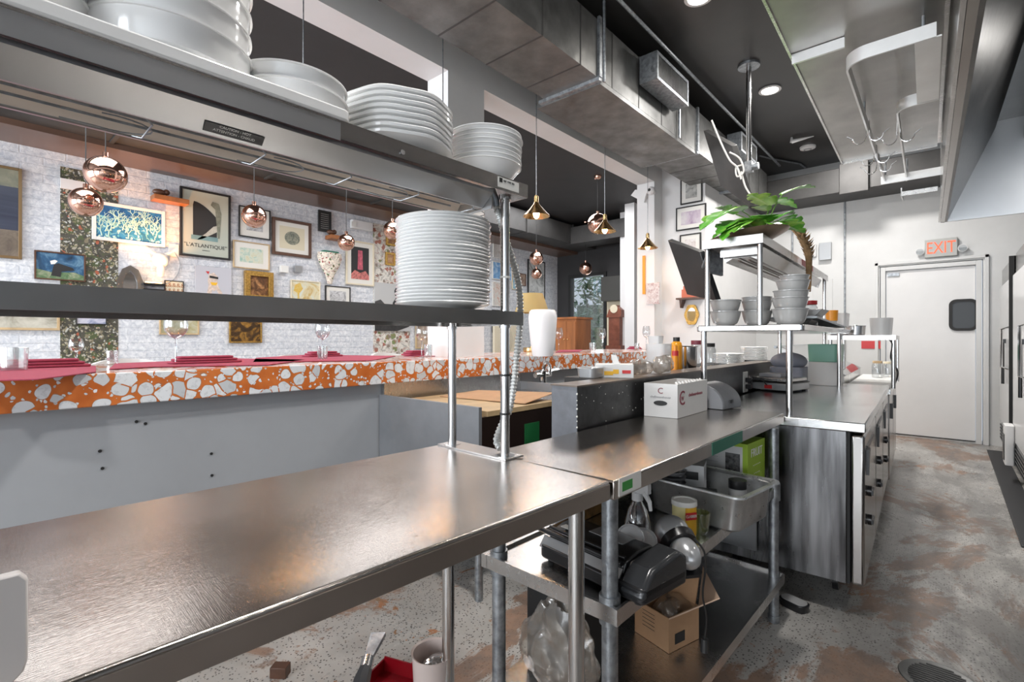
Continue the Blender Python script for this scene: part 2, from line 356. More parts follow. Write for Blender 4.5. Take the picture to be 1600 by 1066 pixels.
def m_floor():
    m, nt, b, out = newmat('worn_epoxy_floor'); v = coords(nt)
    base = ramp(nt, noise_(nt, v, 2.2, 8, .65).outputs[0], [(.3, (.33,.315,.29)), (.5, (.45,.435,.41)), (.7, (.55,.53,.5))])
    # speckled flakes
    f = voro(nt, v, 100); rn = N(nt, 'ShaderNodeSeparateColor'); nt.links.new(f.outputs['Color'], rn.inputs[0])
    sp = math_(nt, 'MULTIPLY', math_(nt, 'LESS_THAN', f.outputs['Distance'], .36), math_(nt, 'GREATER_THAN', rn.outputs[0], .6))
    base = mix(nt, math_(nt, 'MULTIPLY', sp, .88), base, (.06,.05,.045))
    # worn brown areas in the aisle (x > -.7 in the room)
    tc = N(nt, 'ShaderNodeTexCoord'); s = N(nt, 'ShaderNodeSeparateXYZ'); nt.links.new(tc.outputs['Object'], s.inputs[0])
    ais = N(nt, 'ShaderNodeMapRange'); nt.links.new(s.outputs[0], ais.inputs[0]); ais.inputs[1].default_value = 1.8; ais.inputs[2].default_value = 2.4
    n1 = noise_(nt, coords(nt, (1,.55,1)), 1.5, 9, .72, .6); k = math_(nt, 'ADD', n1.outputs[0], math_(nt, 'MULTIPLY', ais.outputs[0], .045))
    br = N(nt, 'ShaderNodeMapRange'); nt.links.new(k, br.inputs[0]); br.inputs[1].default_value = .55; br.inputs[2].default_value = .58
    brown = ramp(nt, noise_(nt, v, 7, 6, .7).outputs[0], [(.3, (.16,.115,.09)), (.55, (.33,.19,.12)), (.75, (.27,.23,.2))])
    base = mix(nt, math_(nt, 'MULTIPLY', br.outputs[0], .85), base, brown)
    n2 = noise_(nt, v, 3.1, 8, .7, .3); og = N(nt, 'ShaderNodeMapRange'); nt.links.new(n2.outputs[0], og.inputs[0]); og.inputs[1].default_value = .62; og.inputs[2].default_value = .63
    base = mix(nt, math_(nt, 'MULTIPLY', og.outputs[0], .9), base, ramp(nt, noise_(nt, v, 30, 3).outputs[0], [(.4, (.4,.16,.06)), (.6, (.26,.15,.07))]))
    # dark grime in the aisle and pale scratches
    n3 = noise_(nt, coords(nt, (1,.35,1), (0,0,.25)), 3.5, 8, .75, 1); gr = math_(nt, 'MULTIPLY', ramp(nt, n3.outputs[0], [(.4, (0,0,0)), (.58, (1,1,1))]), math_(nt, 'MULTIPLY', ais.outputs[0], .75))
    base = mix(nt, gr, base, (.13,.122,.115))
    nt.links.new(base, b.inputs['Base Color'])
    r = N(nt, 'ShaderNodeMapRange'); nt.links.new(n1.outputs[0], r.inputs[0]); r.inputs[1].default_value = .35; r.inputs[2].default_value = .65; r.inputs[3].default_value = .22; r.inputs[4].default_value = .45
    nt.links.new(r.outputs[0], b.inputs['Roughness']); bump(nt, b, math_(nt, 'ADD', noise_(nt, v, 60, 4).outputs[0], math_(nt, 'MULTIPLY', br.outputs[0], -.6)), .25, .003); return m
M['floor'] = m_floor()
# ================================================================ THE SETTING
XW = -6.0; YD = 8.2; YB = 8.0; ZK = 3.66; ZD = 3.36
def sbox(name, m, *a, **k): return struct(MB().box(*a).build(name, m, **k))
sbox('floor', M['floor'], -6.2, 1.4, -4, 8.3, -.05, 0)
sbox('wall_left', M['brick'], XW-.15, XW, -4, YD, 0, 3.36)
# wallpapered strips of the brick wall (flush, 4 mm paper panels)
def strip(xa, xb, m, z0, z1, name):
    ya, yb = GX(xa, 500, XW)[1], GX(xb, 500, XW)[1]
    return struct(MB().box(XW, XW+.006, ya, yb, z0, z1).build(name, m))
strip(94, 184.5, M['floral'], 0, 2.80, 'trim_1')
strip(583, 640, M['floral2'], 0, 2.86, 'trim_2')
sbox('trim_3', M['white'], XW+.006, XW+.03, GX(94,0,XW)[1], GX(140,0,XW)[1], 2.60, 2.69)   # pale strip across the wallpaper
sbox('ceiling_dining', M['ceil'], XW, -2.93, -4, YD, ZD, ZD+.1)
sbox('ceiling', M['ceil_k'], -2.93, 1.4, -4, 8.3, ZK, ZK+.1)
# lowered soffit along the picture wall + duct beside it
sbox('trim_4', M['soffit'], XW, -5.5, -4, YD, 2.92, ZD)
t = struct(MB().box(-5.5, -5.08, -4, YD, 2.97, 3.3).build('trim_5', M['duct_dark']))
b = MB()
for k in range(9): b.box(-5.5, -5.06, -3+k*1.3, -2.97+k*1.3, 2.955, 3.31)
struct(b.build('trim_6', M['duct_dark'], t))
# second duct across the dining ceiling far away
sbox('trim_7', M['duct_dark'], -5.08, -3.0, 7.35, 7.8, 2.95, 3.25)
# beam over the bar and the pillars under it
ZB = 3.18
sbox('trim_8', M['white'], -2.93, -2.7, -4, 5.92, ZB, ZK)
sbox('wall_pillar_1', M['white'], -2.93, -2.7, 2.36, 2.73, 1.11, ZB)
sbox('wall_pillar_2', M['white'], -2.93, -2.7, 5.70, 5.92, 1.11, ZB)
sbox('wall_pillar_3', M['white'], -3.80, -3.637, 6.98, 7.325, 0, ZD)
sbox('wall_pillar_4', M['white'], -4.115, -3.9, 7.4, 7.6, 0, ZD)
# wall facing the camera with three frames on it, then the rear walls
sbox('wall_partition', M['white'], -2.93, -2.16, 5.92, YB, 0, ZK)
WY = YB
# rear kitchen wall with the door opening
DX0, DX1, DZ = -.60, .255, 2.12
b = MB(); b.box(-2.16, DX0-.06, YB, YB+.15, 0, ZK).box(DX1+.06, 1.4, YB, YB+.15, 0, ZK).box(DX0-.06, DX1+.06, YB, YB+.15, DZ+.06, ZK)
struct(b.build('wall_back', M['offwhite']))
sbox('wall_right', M['galv'], 1.25, 1.4, -4, YB, 0, ZK)
# dining end wall with the glass door opening
wx0 = GY(893, 500, YD)[0]; wx1 = GY(944, 500, YD)[0]; wxc = GY(884, 500, YD)[0]; wz = GY(920, 432, YD)[2]
b = MB(); b.box(XW, wx0-.06, YD, YD+.15, 0, ZD).box(wx1+.06, -2.16, YD, YD+.15, 0, ZD).box(wx0-.06, wx1+.06, YD, YD+.15, wz+.06, ZD)
struct(b.build('wall_dining_back', M['ceil']))
t = struct(MB().box(wx0-.06, wx0, YD-.03, YD+.1, 0, wz+.06).box(wx1, wx1+.06, YD-.03, YD+.1, 0, wz+.06).box(wx0, wx1, YD-.03, YD+.1, wz, wz+.06).build('window_1', M['blackm']))
struct(MB().box(wx0, wx1, YD+.02, YD+.028, 0, wz).build('window_pane', M['glass'], t))
# cream rear part of the dining room beside the glass door
sbox('trim_9', M['cream'], wx1+.07, wx1+.62, YD-.02, YD, 0, GY(960, 470, YD)[2])
# front of the building: shop-front piers, lintel and openings behind the camera
sbox('wall_front_1', M['offwhite'], 1.0, 1.4, -4.15, -4, 0, ZK)
sbox('wall_front_2', M['white'], -3.1, -2.5, -4.15, -4, 0, ZK)
sbox('wall_front_3', M['white'], -6.2, -5.7, -4.15, -4, 0, ZK)
sbox('wall_front_lintel', M['white'], -6.2, 1.4, -4.15, -4, 2.75, ZK)
# --- bar: grey wall and terrazzo slab
sbox('wall_bar', M['bargrey'], -2.62, -2.46, -4, 5.9, 0, .984)
bar = tag(MB().box(-3.3, -2.40, -3.9, 5.69, .985, 1.11).build('bar_counter', M['terrazzo'], bevel=.004),
    'long thick orange terrazzo bar counter with large white stone chips', 'counter')
# wall anchors holes in the bar wall
b = MB()
for px, py in ((156,705),(160,732),(330,709),(331,743),(213,659),(227,662)):
    p = GX(px, py, -2.46); b.cyl(p, p+Vector((.004,0,0)), .006, n=10)
struct(b.build('trim_10', M['ink']))
# --- door with window
d = struct(MB().box(DX0+.005, DX1-.005, YB+.02, YB+.065, .02, DZ-.005).build('door_1', M['white'], bevel=.004))
wa, wb = GY(1482.5, 470, YB+.02), GY(1528.5, 470, YB+.02); za, zb = GY(1505, 517, YB+.02)[2], GY(1505, 467.5, YB+.02)[2]
o = MB().rbox(wa[0], wb[0], 0, .02, za, zb)       # placeholder profile replaced below
def rrect(x0, x1, z0, z1, y, r, n=5):
    pts = []
    for cx, cz, a0 in ((x1-r, z1-r, 0), (x0+r, z1-r, 90), (x0+r, z0+r, 180), (x1-r, z0+r, 270)):
        for k in range(n+1):
            a = R_(a0+90*k/n); pts.append(Vector((cx+r*cos(a), y, cz+r*sin(a))))
    return pts
def ring(outer, inner, vec):
    b = MB(); n = len(outer); vec = Vector(vec); vs = outer+inner+[p+vec for p in outer]+[p+vec for p in inner]; fs = []
    for i in range(n):
        j = (i+1) % n; fs += [[i, j, n+j, n+i], [2*n+j, 2*n+i, 3*n+i, 3*n+j], [j, i, 2*n+i, 2*n+j], [n+i, n+j, 3*n+j, 3*n+i]]
    return b.add(vs, fs)
fr = struct(ring(rrect(wa[0], wb[0], za, zb, YB+.0195, .07), rrect(wa[0]+.03, wb[0]-.03, za+.03, zb-.03, YB+.0195, .05), (0,-.02,0)).build('window_gasket', M['rubber'], d))
struct(MB().prism(rrect(wa[0]+.03, wb[0]-.03, za+.03, zb-.03, YB+.012, .05), (0,.008,0)).build('door_window', M['stone_ins'], d))
struct(MB().box(DX0+.02, DX0+.14, YB+.0, YB+.02, DZ-.07, DZ-.03).build('door_plate', M['galv'], d))
struct(MB().box(DX0+.005, DX1-.005, YB+.01, YB+.02, .02, .03).box(DX0+.03, DX0+.07, YB-.02, YB+.02, .04, .12).build('door_stop', M['rubber'], d))
f = MB(); f.box(DX0-.05, DX0, YB-.015, YB+.12, 0, DZ+.05).box(DX1, DX1+.05, YB-.015, YB+.12, 0, DZ+.05).box(DX0, DX1, YB-.015, YB+.12, DZ, DZ+.05)
f.box(DX0-.11, DX0-.075, YB-.03, YB, 0, DZ+.11).box(DX1+.075, DX1+.11, YB-.03, YB, 0, DZ+.11).box(DX0-.11, DX1+.11, YB-.03, YB, DZ+.075, DZ+.11)
struct(f.build('trim_11', M['offwhite'], bevel=.003))
sbox('baseboard_back', M['offwhite'], DX0, DX1, YB+.02, YB+.12, 0, .018)
sbox('baseboard_back_left', M['offwhite'], -2.1, DX0-.115, YB-.012, YB, 0, .05)
# conduit on the rear wall, small conduit left
for px, y0 in ((1320, 286), (1238, 300)):
    p = GY(px, y0, YB-.012); tag(MB().cyl((p[0], YB-.012, .9), (p[0], YB-.012, p[2]), .011, n=10).build('wall_conduit', M['galv']),
        'thin painted conduit running down the rear wall %s' % ('beside the grey electrical box, right of it' if px == 1320 else 'just right of the duct, behind the plant'), 'conduit')
# ================================================================ DUCTS, PIPES, LIGHTS
du = thing('air_duct', 'large rectangular sheet metal duct hanging beside the white beam', 'duct', (-2.1, 3, 3.1))
DXa, DXb = -2.34, -1.86
MB().box(DXa, DXb, -1.5, 7.4, 3.10, 3.51).build('duct_body', M['duct'], du)
for k in range(22): y = -1.4+k*.42; MB().prism([(DXa, y, 3.098), (DXb+.003, y, 3.098), (DXb+.003, y, 3.51), (DXb, y, 3.51), (DXb, y, 3.1), (DXa, y, 3.1)], (0,.012,0)).build('seam', M['duct_dark'], du)
for y in (1.32, 3.02, 4.85, 6.4): MB().box(DXa-.05, DXb+.015, y, y+.04, 3.075, 3.10).box(DXb, DXb+.02, y, y+.035, 3.1, 3.53).build('flange', M['galv'], du)
b = MB().box(DXa-.1, DXb-.0, 3.06, 4.85, 3.065, 3.098).build('widened_plate', M['duct'], du)
for y in (3.08, 4.4): MB().cyl((DXb+.02, y, 3.08), (DXb+.02, y, ZK), .012, n=8).build('hanger_rod', M['galv'], du)
cr = tag(MB().box(-2.1, 1.2, 7.45, 7.999, 3.10, 3.42).build('cross_duct', M['duct_dark'], bevel=.01), 'dark duct crossing the kitchen just below the rear wall top', 'duct')
tag(MB().box(-1.02, -.72, 7.38, 7.449, 3.06, 3.44).build('duct_collar', M['duct_dark'], bevel=.005), 'dark square collar on the cross duct near the smoke alarm', 'duct collar')
tag(MB().box(-1.75, .2, 7.95, 7.999, 3.47, 3.56).build('lit_wall_strip', M['white']), 'long white strip standing in for the lit top of the rear wall', 'wall strip')  # white strip paints in the light on the wall top
def grille(y0, y1, z0, z1, label):
    g = thing('duct_grille_box', label, 'air vent', (-1.78, (y0+y1)/2, z0)); x1 = -1.69; w = .025
    MB().box(DXb+.02, x1-.01, y0, y1, z0, z1).build('housing', M['galv'], g)
    MB().box(x1-.01, x1, y0, y0+w, z0, z1).box(x1-.01, x1, y1-w, y1, z0, z1).box(x1-.01, x1, y0+w, y1-w, z0, z0+w).box(x1-.01, x1, y0+w, y1-w, z1-w, z1).build('face_frame', M['galv'], g)
    b = MB(); n = 22
    for k in range(n):
        y = y0+w+(y1-y0-2*w)*(k+.3)/n; b.box(x1-.009, x1-.002, y, y+.006, z0+w, z1-w)
    b.build('louvre', M['duct'], g)
grille(3.62, 4.24, 3.27, 3.49, 'grey metal grille box on the side of the duct, nearer one')
grille(5.71, 6.3, 3.31, 3.52, 'grey metal grille box on the side of the duct, farther one by the ceiling pole')
tag(MB().cyl((-1.7, -1, 3.585), (-1.7, 7.4, 3.585), .014, n=8).build('ceiling_pipe', M['galv']), 'thin straight pipe running along the kitchen ceiling above the duct', 'pipe')
b = MB().tube([GZ(1186, 243, ZK-.013), GZ(1205, 248, ZK-.013), GZ(1250, 256, ZK-.013), GZ(1258, 262, ZK-.013)], .012)
tag(b.build('bent_pipe', M['galv']), 'thin bent pipe crossing the dark ceiling near the smoke alarm', 'pipe')
def recessed(px, py, label, r=.075):
    p = GZ(px, py, ZK); t = thing('recessed_light', label, 'ceiling light', (p[0], p[1], ZK))
    MB().lathe([(r, 0), (r*1.28, -.002), (r*1.32, -.012), (r*1.02, -.014), (r*.96, -.004)], 28, (p[0], p[1], ZK)).build('trim_ring', M['white'], t)
    MB().cyl((p[0], p[1], ZK-.008), (p[0], p[1], ZK-.004), r*.97, n=28).build('lens', M['led'], t)
    l = bpy.data.lights.new('downlight', 'SPOT'); l.energy = 120; l.spot_size = R_(130); l.spot_blend = .8; l.shadow_soft_size = .07; l.color = (1,.95,.88)
    lo = bpy.data.objects.new('downlight', l); lo.location = (p[0], p[1], ZK-.03); C.objects.link(lo)
recessed(1203, 140, 'lit round recessed ceiling light between duct and hood')
recessed(1092, -6, 'lit round recessed ceiling light at the top edge of the picture')
p = GZ(1262, 232, ZK-.02)
t = thing('smoke_alarm', 'round white smoke alarm on the dark ceiling', 'smoke alarm', (p[0], p[1], ZK))
MB().lathe([(.0, -.035), (.05, -.035), (.085, -.022), (.09, 0)], 24, (p[0], p[1], ZK)).build('cover', M['white'], t)
MB().lathe([(.03, -.037), (.045, -.037), (.047, -.034), (.03, -.034)], 24, (p[0], p[1], ZK)).build('sensor_ring', M['greyplas'], t)
p = GZ(1240, 214, ZK)
tag(MB().cyl((p[0]-.02, p[1], ZK-.06), (p[0]-.02, p[1], ZK), .02, .01).tube([(p[0]-.02, p[1], ZK-.05), (p[0]+.2, p[1]+.05, ZK-.03)], [.025, .004]).build('sprinkler_head', M['white']), 'small white sprinkler arm pointing sideways below the dark ceiling', 'sprinkler')
M['rack'] = simple('satin_flat_bar', (.8,.8,.79), .38, .75, var=.06)
# hood
hy = .9
hd = thing('range_hood', 'large stainless steel exhaust hood along the right edge', 'hood', (.5, 2, 2.05), R_(1.2))
HM = Matrix.Translation((-.035, 4.52, 0)) @ Matrix.Rotation(R_(1.4), 4, 'Z')    # local: x to the right, y from -L to 0
L = 6.0
b = MB().at(HM); b.prism([(0,-L,2.045), (.022,-L,2.045), (.022,-L,2.95), (0,-L,2.95)], (0,L,0)); b.build('front_panel', M['steel_edge'], hd)
b = MB().at(HM); b.prism([(.0221,-L,2.045), (.034,-L,2.045), (.27,-L,2.62), (.2,-L,2.66)], (0,L-.02,0)); b.build('inner_panel', M['hood'], hd)
MB().at(HM).box(.0, 1.25, -.019, 0, 2.045, 2.95).build('end_panel', M['lamp_face'], hd)
MB().at(HM).box(.2, 1.22, -L, -.02, 2.663, 2.70).build('top_panel', M['hood'], hd)
MB().at(HM).box(.4, 1.2, -L, -.021, 2.52, 2.6).build('filter_bank', M['hood'], hd)
MB().at(HM).box(-.02, -.001, -L, 0, 2.6, 2.66).box(-.012, -.001, -L, 0, 2.05, 2.075).build('front_lip', M['steel'], hd)
pl = thing('ceiling_plenum', 'flat stainless air supply panel hanging in front of the hood', 'ceiling panel', (-.35, 2, 2.5), R_(1.2))
MB().at(HM).box(-.53, -.021, -L, -.32, 2.5, 2.85).build('plenum_body', M['plenum'], pl)
b = MB().at(HM).box(-.54, -.5301, -L, -.315, 2.49, 2.515).box(-.53, -.02, -.3199, -.31, 2.485, 2.52).build('edge_trim', M['steel'], pl)
b = MB().at(HM)
for i in range(30):
    for j in range(16): b.box(-.51+j*.029, -.51+j*.029+.012, -4.4+i*.045, -4.4+i*.045+.02, 2.4985, 2.4995)
b.build('perforation', M['duct_dark'], pl)
# pot rack of bent flat bars below the plenum
pr = thing('pot_rack', 'bent flat steel bar pot rack hanging under the ceiling panel', 'pot rack', (-.2, 3.4, 2.38))
def arc(c, r, a0, a1, z, n=8): return [(c[0]+r*cos(R_(a0+(a1-a0)*k/n)), c[1]+r*sin(R_(a0+(a1-a0)*k/n)), z) for k in range(n+1)]
ZR = 2.38
MB().ribbon([(-.03, 2.45, ZR), (-.24, 2.45, ZR)]+arc((-.24, 2.53), .08, 270, 180, ZR)+[(-.34, 4.45, ZR)], .055, .008).build('outer_bar', M['rack'], pr)
MB().ribbon([(-.03, 3.1, ZR), (-.12, 3.1, ZR)]+arc((-.12, 3.17), .07, 270, 180, ZR)+[(-.22, 4.55, ZR)], .055, .008).build('inner_bar', M['rack'], pr)
MB().prism([(-.095, 2.455, ZR), (-.015, 2.455, ZR), (-.03, 3.09, ZR), (-.11, 3.09, ZR)], (0,0,.006)).build('hood_side_bar', M['rack'], pr)
MB().ribbon([(-.02, 4.45, ZR-.02), (-.36, 4.45, ZR-.02)], .055, .008).build('end_bar', M['rack'], pr)
MB().box(-.515, -.32, 2.45, 2.462, 2.455, 2.4975).build('support_strap', M['rack'], pr)
for x, y in ((-.07, 2.5), (-.07, 3.05), (-.33, 3.2), (-.33, 4.4), (-.21, 4.4)): MB().cyl((x, y, ZR+.03), (x, y, 2.5), .006, n=8).build('hanger', M['galv'], pr)
for k, (px, py, X) in enumerate(((1356,178,-.325),(1368,212,-.33),(1372,238,-.335),(1404,205,-.2))):
    q = GX(px, py, X); z0 = ZR+.06; y = q[1]
    hk = thing('pot_hook', 'double wire pot hook on the rack, %s' % ['nearest on the outer bar','middle one on the outer bar','farthest on the outer bar','on the inner bar'][k], 'hook', (X, y, z0), 0, 'pot hooks')
    for s in (-1, 1):
        MB().tube([(X+s*.006, y, z0), (X+s*.008, y, z0-.09)]+[(X+s*(.008+.03-.03*cos(R_(a))), y, z0-.09-.035*sin(R_(a))) for a in range(20, 181, 20)]+[(X+s*.095, y, z0-.07)], .003, 6).build('wire_hook', M['chrome'], hk)
# hood end bracket seen below
tag(MB().ribbon([(-.25, 4.56, 2.28), (-.05, 4.56, 2.28)], .03, .01).ribbon([(-.25, 4.56, 2.28), (-.25, 4.75, 2.28)], .06, .006).build('hood_bracket', M['steel']), 'small steel bracket below the far end of the pot rack', 'bracket')
# ---------------------------------------------------------------- pendant lamps
def cone_lamp(px, py, label, X=-2.6):
    c = GX(px, py, X); r = .115; z = c[2]
    t = thing('cone_pendant_lamp', label, 'pendant lamp', (c[0], c[1], z), 0, 'cone pendants over the bar')
    MB().lathe([(r, 0), (r*.62, .045), (.026, .1), (.02, .118), (.016, .118), (.022, .098), (r*.6, .043), (r*.98, -.001)], 28, c).build('shade', M['brass'], t)
    s = MB().cyl(c+Vector((0,0,.105)), c+Vector((0,0,.165)), .02).cyl(c+Vector((0,0,.165)), c+Vector((0,0,.175)), .013).build('socket', M['brass'], t)
    MB().sphere(c+Vector((0,0,.02)), .027, 14, 10, sz=1.5).build('bulb', M['bulb'], t)
    MB().cyl(c+Vector((0,0,.17)), (c[0], c[1], ZK), .0035, n=6).build('cable', M['galv'], t)
    l = bpy.data.lights.new('pendant_glow', 'POINT'); l.energy = .7; l.shadow_soft_size = .035; l.color = (1,.64,.32)
    lo = bpy.data.objects.new('pendant_glow', l); lo.location = c+Vector((0,0,-.045)); C.objects.link(lo)
cone_lamp(838, 338, 'lit brass cone pendant over the bar, nearest of those fully in view')
cone_lamp(945, 362, 'lit brass cone pendant overlapping a copper globe')
cone_lamp(1012, 388, 'lit brass cone pendant in front of the far white pillar')
cone_lamp(692, 312, 'brass cone pendant whose cable passes the scalloped plates, lamp behind the shelf')
cone_lamp(474, 252, 'brass cone pendant whose cable rises behind the two wide bowls, lamp behind the shelf')
cone_lamp(73, 60, 'brass cone pendant above the left edge of the bar, hidden by the shelf and bowls')
def globe(px, py, rp, X, label, zc=ZD):
    c = GX(px, py, X); t0 = X/D(px, py).x; r = rp*t0/F
    t = thing('copper_globe_pendant', label, 'pendant lamp', c, 0, 'copper globe pendants')
    MB().sphere(c, r, 28, 18).build('globe', M['copper'], t)
    MB().cyl(c+Vector((0,0,r*.97)), c+Vector((0,0,r+.03)), .018, n=12).build('cap', M['copper'], t)
    MB().cyl(c+Vector((0,0,r+.02)), (c[0], c[1], zc), .004, n=6).build('cable', M['ink'], t)
    MB().lathe([(.0, -.05), (.035, -.045), (.05, -.02), (.05, 0)], 18, (c[0], c[1], zc)).build('ceiling_rose', M['copper'], t)
globe(165, 273, 28, -4.6, 'largest copper globe pendant, upper left by the wallpaper strip')
globe(134, 316, 22, -4.9, 'copper globe pendant lower left, overlapping the coral picture')
globe(397, 338, 18, -4.95, 'copper globe pendant right of the black framed poster')
globe(541, 379, 13, -5.0, 'small copper globe pendant in front of the white framed poster')
globe(613, 360, 14, -4.9, 'copper globe pendant beside the tall plate stack')
globe(838, 404, 11, -4.9, 'upper of two copper globes in line with the near cone lamp')
globe(838, 428, 8.5, -5.3, 'lower and farther of two copper globes in line with the near cone lamp')
globe(915, 420, 10, -4.9, 'copper globe pendant in front of the dark glass door wall')
globe(934, 350, 16, -3.4, 'copper globe pendant behind a lit cone lamp')
globe(1005, 363, 8, -3.5, 'copper globe half hidden behind the far white pillar cone lamp')
p = GZ(601, 128, ZD)
# ---------------------------------------------------------------- near worktop and its legs
t1 = thing('work_table', 'stainless steel worktop in the foreground with scratched top', 'table', (-.605, 1.04, 0), R_(-2.8))
T1 = rootm(t1)
MB().at(T1).box(-.622, 0, -2.2, 0, .856, .9).build('tabletop', M['steel_top'], t1, bevel=.006, seg=3)
MB().at(T1).box(.0002, .0022, -2.2, -.004, .857, .893).build('front_lip', M['lip'], t1)
for x, y in ((-.055, -.06), (-.575, .0-.035), (-.055, -1.9), (-.575, -1.9)): 
    l = MB().at(T1).cyl((x, y, .03), (x, y, .857), .0195, n=20).build('leg', M['pole'], t1); MB().at(T1).lathe([(.0, 0), (.022, 0), (.026, .02), (.02, .05)], 16, (x, y, 0)).build('foot', M['galv'], l)
# ---------------------------------------------------------------- second worktop with two shelves
t2 = thing('prep_table', 'long stainless worktop with undershelves running to the cooler', 'table', (-.60, 1.05, 0), R_(-1.2))
T2 = rootm(t2)
MB().at(T2).box(-.44, 0, .002, 1.5, .85, .897).build('tabletop', M['steel_top'], t2, bevel=.005, seg=3)
MB().at(T2).box(.0001, .0004, .004, 1.5, .852, .891).build('front_lip', M['lip'], t2)
MB().at(T2).box(-.44, .0, .013, 1.40, .56, .58).box(-.46, -.44, .0, 1.40, .55, .59).box(0, .008, .0, 1.40, .55, .59).box(-.44, 0, .002, .012, .55, .59).build('middle_shelf', M['steel'], t2)
MB().at(T2).box(-.44, .03, .02, 1.36, .185, .2).box(.03, .038, .02, 1.36, .17, .21).box(-.44, .03, 1.36, 1.368, .17, .21).build('bottom_shelf', M['steel'], t2)
for x, y in ((-.03, .03), (-.415, .03), (-.0, 1.335), (-.415, 1.335)):
    l = MB().at(T2).cyl((x, y, .02), (x, y, .85), .0205, n=20).build('leg', M['galv'], t2)
    MB().at(T2).cyl((x, y, .535), (x, y, .605), .0265, n=20).build('collar', M['galv'], l)
    MB().at(T2).cyl((x, y, .0), (x, y, .03), .024, n=16).build('foot', M['galv'], l)
q = GX(1002, 757, -.597); 
st = MB().at(T2).box(.0005, .002, .02, .13, .856, .9).build('sticker', M['paper'], t2)
MB().at(T2).box(.002, .0024, .035, .085, .865, .888).build('sticker_print', simple('green_print', (.05,.3,.06), .5), st)
st = MB().at(T2).box(.0005, .002, .62, .92, .852, .895).build('green_tape', M['dkgreen'], t2)
# ================================================================ NEAR OVERSHELF WITH HEAT LAMP
os_ = thing('overshelf', 'two tier stainless overshelf standing on the near worktop', 'shelf unit', (-.919, 1.09, .9), R_(-1.6))
OM = Matrix.Translation((-.919, 1.09, 0)) @ Matrix.Rotation(R_(-1.6), 4, 'Z')
def ol(mb): return mb.at(OM)
for x in (-.035, -.27):
    for y in (-.04, -1.75):
        pz = ol(MB()).cyl((x, y, .9), (x, y, 1.655), .0135, n=20).build('post', M['pole'], os_)
        ol(MB()).cyl((x, y, .9), (x, y, .906), .028, n=20).cyl((x, y, 1.272), (x, y, 1.28), .017, n=20).cyl((x, y, 1.64), (x, y, 1.654), .018, n=20).build('post_collar', M['pole'], pz)
ol(MB()).box(-.30, .0, -.075, .0, .9005, .905).build('foot_plate', M['steel'], os_)
ol(MB()).box(-.30, 0, -1.9, .0, 1.312, 1.318).box(-.003, 0, -1.9, .0, 1.28, 1.312).box(-.30, -.297, -1.9, .0, 1.28, 1.312).box(-.297, -.003, -.003, 0, 1.28, 1.312).build('middle_shelf', [M['steel_lip_dark']], os_)
ol(MB()).box(-.30, 0, -1.9, .02, 1.684, 1.69).box(-.003, 0, -1.9, .02, 1.652, 1.684).box(-.30, -.297, -1.9, .02, 1.652, 1.684).box(-.297, -.003, .017, .02, 1.652, 1.684).build('top_shelf', [M['steel_edge']], os_)
pl_ = ol(MB()).box(.0002, .0012, -.105, -.02, 1.658, 1.686).build('rating_plate', M['paper'], os_)
pp = OM @ Vector((.0014, -.062, 1.678)); lettering('NSF  TYPE 304', .007, M['ink'], pl_ if False else os_, pp, OM.to_3x3() @ Vector((0,1,0)), (0,0,1), 'plate_print')
ol(MB()).box(.0013, .0018, -.1, -.088, 1.672, 1.684).build('plate_mark', M['ink'], os_)
# heat lamp: sloping housing open at the bottom, reflector, wire guards, rods
hl = thing('heat_lamp', 'long stainless strip heat lamp fixed under the top shelf', 'heat lamp', (-.98, .4, 1.6), R_(-1.6))
ya, yb = -1.85, -.11
prof = [(-.012, 1.650), (-.012, 1.642), (-.055, 1.608), (-.06, 1.608), (-.06, 1.611), (-.075, 1.632), (-.15, 1.637), (-.172, 1.611), (-.172, 1.608), (-.178, 1.608), (-.2, 1.642), (-.2, 1.650)]
ol(MB()).prism([(x, ya, z) for x, z in prof], (0, yb-ya, 0)).build('housing', M['lamp_face'], hl)
ol(MB()).box(.0003, .002, ya, -.565, 1.648, 1.684).build('mounting_strip', M['lamp_face'], hl)
refl = simple('beige_reflector', (.85,.73,.62), .6, 0)
ol(MB()).prism([(-.062, ya, 1.612), (-.076, ya, 1.6305), (-.149, ya, 1.6355), (-.169, ya, 1.612), (-.168, ya, 1.611), (-.149, ya, 1.6335), (-.077, ya, 1.6285), (-.063, ya, 1.611)], (0, yb-ya, 0)).build('reflector', refl, hl)
for x in (-.095, -.135): ol(MB()).cyl((x, ya+.03, 1.617), (x, yb-.05, 1.619), .0025, n=8).build('heating_rod', M['galv'], hl)
for k in range(9):
    y = -1.62+k*.185
    ol(MB()).tube([(-.062, y, 1.611), (-.075, y+.012, 1.606), (-.155, y+.012, 1.606), (-.17, y, 1.611)], .0016, 6).build('wire_guard', M['galv'], hl)
for k in range(6):
    y = -1.5+k*.27
    ol(MB()).tube([(-.155, y-.02, 1.608)]+[(-.12+.038*cos(R_(a)), y+.045+.055*sin(R_(a))*1.0, 1.608) for a in range(200, -21, -20)], .0013, 6).build('wire_loop', M['galv'], hl)
w_ = ol(MB()).poly([(-.0505, -.795, 1.603), (-.0505, -.675, 1.603), (-.0345, -.675, 1.6198), (-.0345, -.795, 1.6198)])
w_ = ol(MB()).slab4([(-.0487, -.80, 1.6115), (-.0487, -.70, 1.6115), (-.0335, -.70, 1.6236), (-.0335, -.80, 1.6236)], .0008).build('warning_label', M['ink'], hl)
for i, s in enumerate(('CAUTION - HOT', 'ATTENTION - CHAUD')):
    zz = 1.6208-i*.0052; xx = -.0372-i*.0064
    lettering(s, .007, M['paper'], hl, OM @ Vector((xx+.0012, -.75, zz-.0004)), OM.to_3x3() @ Vector((0,1,0)), OM.to_3x3() @ Vector((.78, 0, .62)), 'label_print', extrude=.0002)
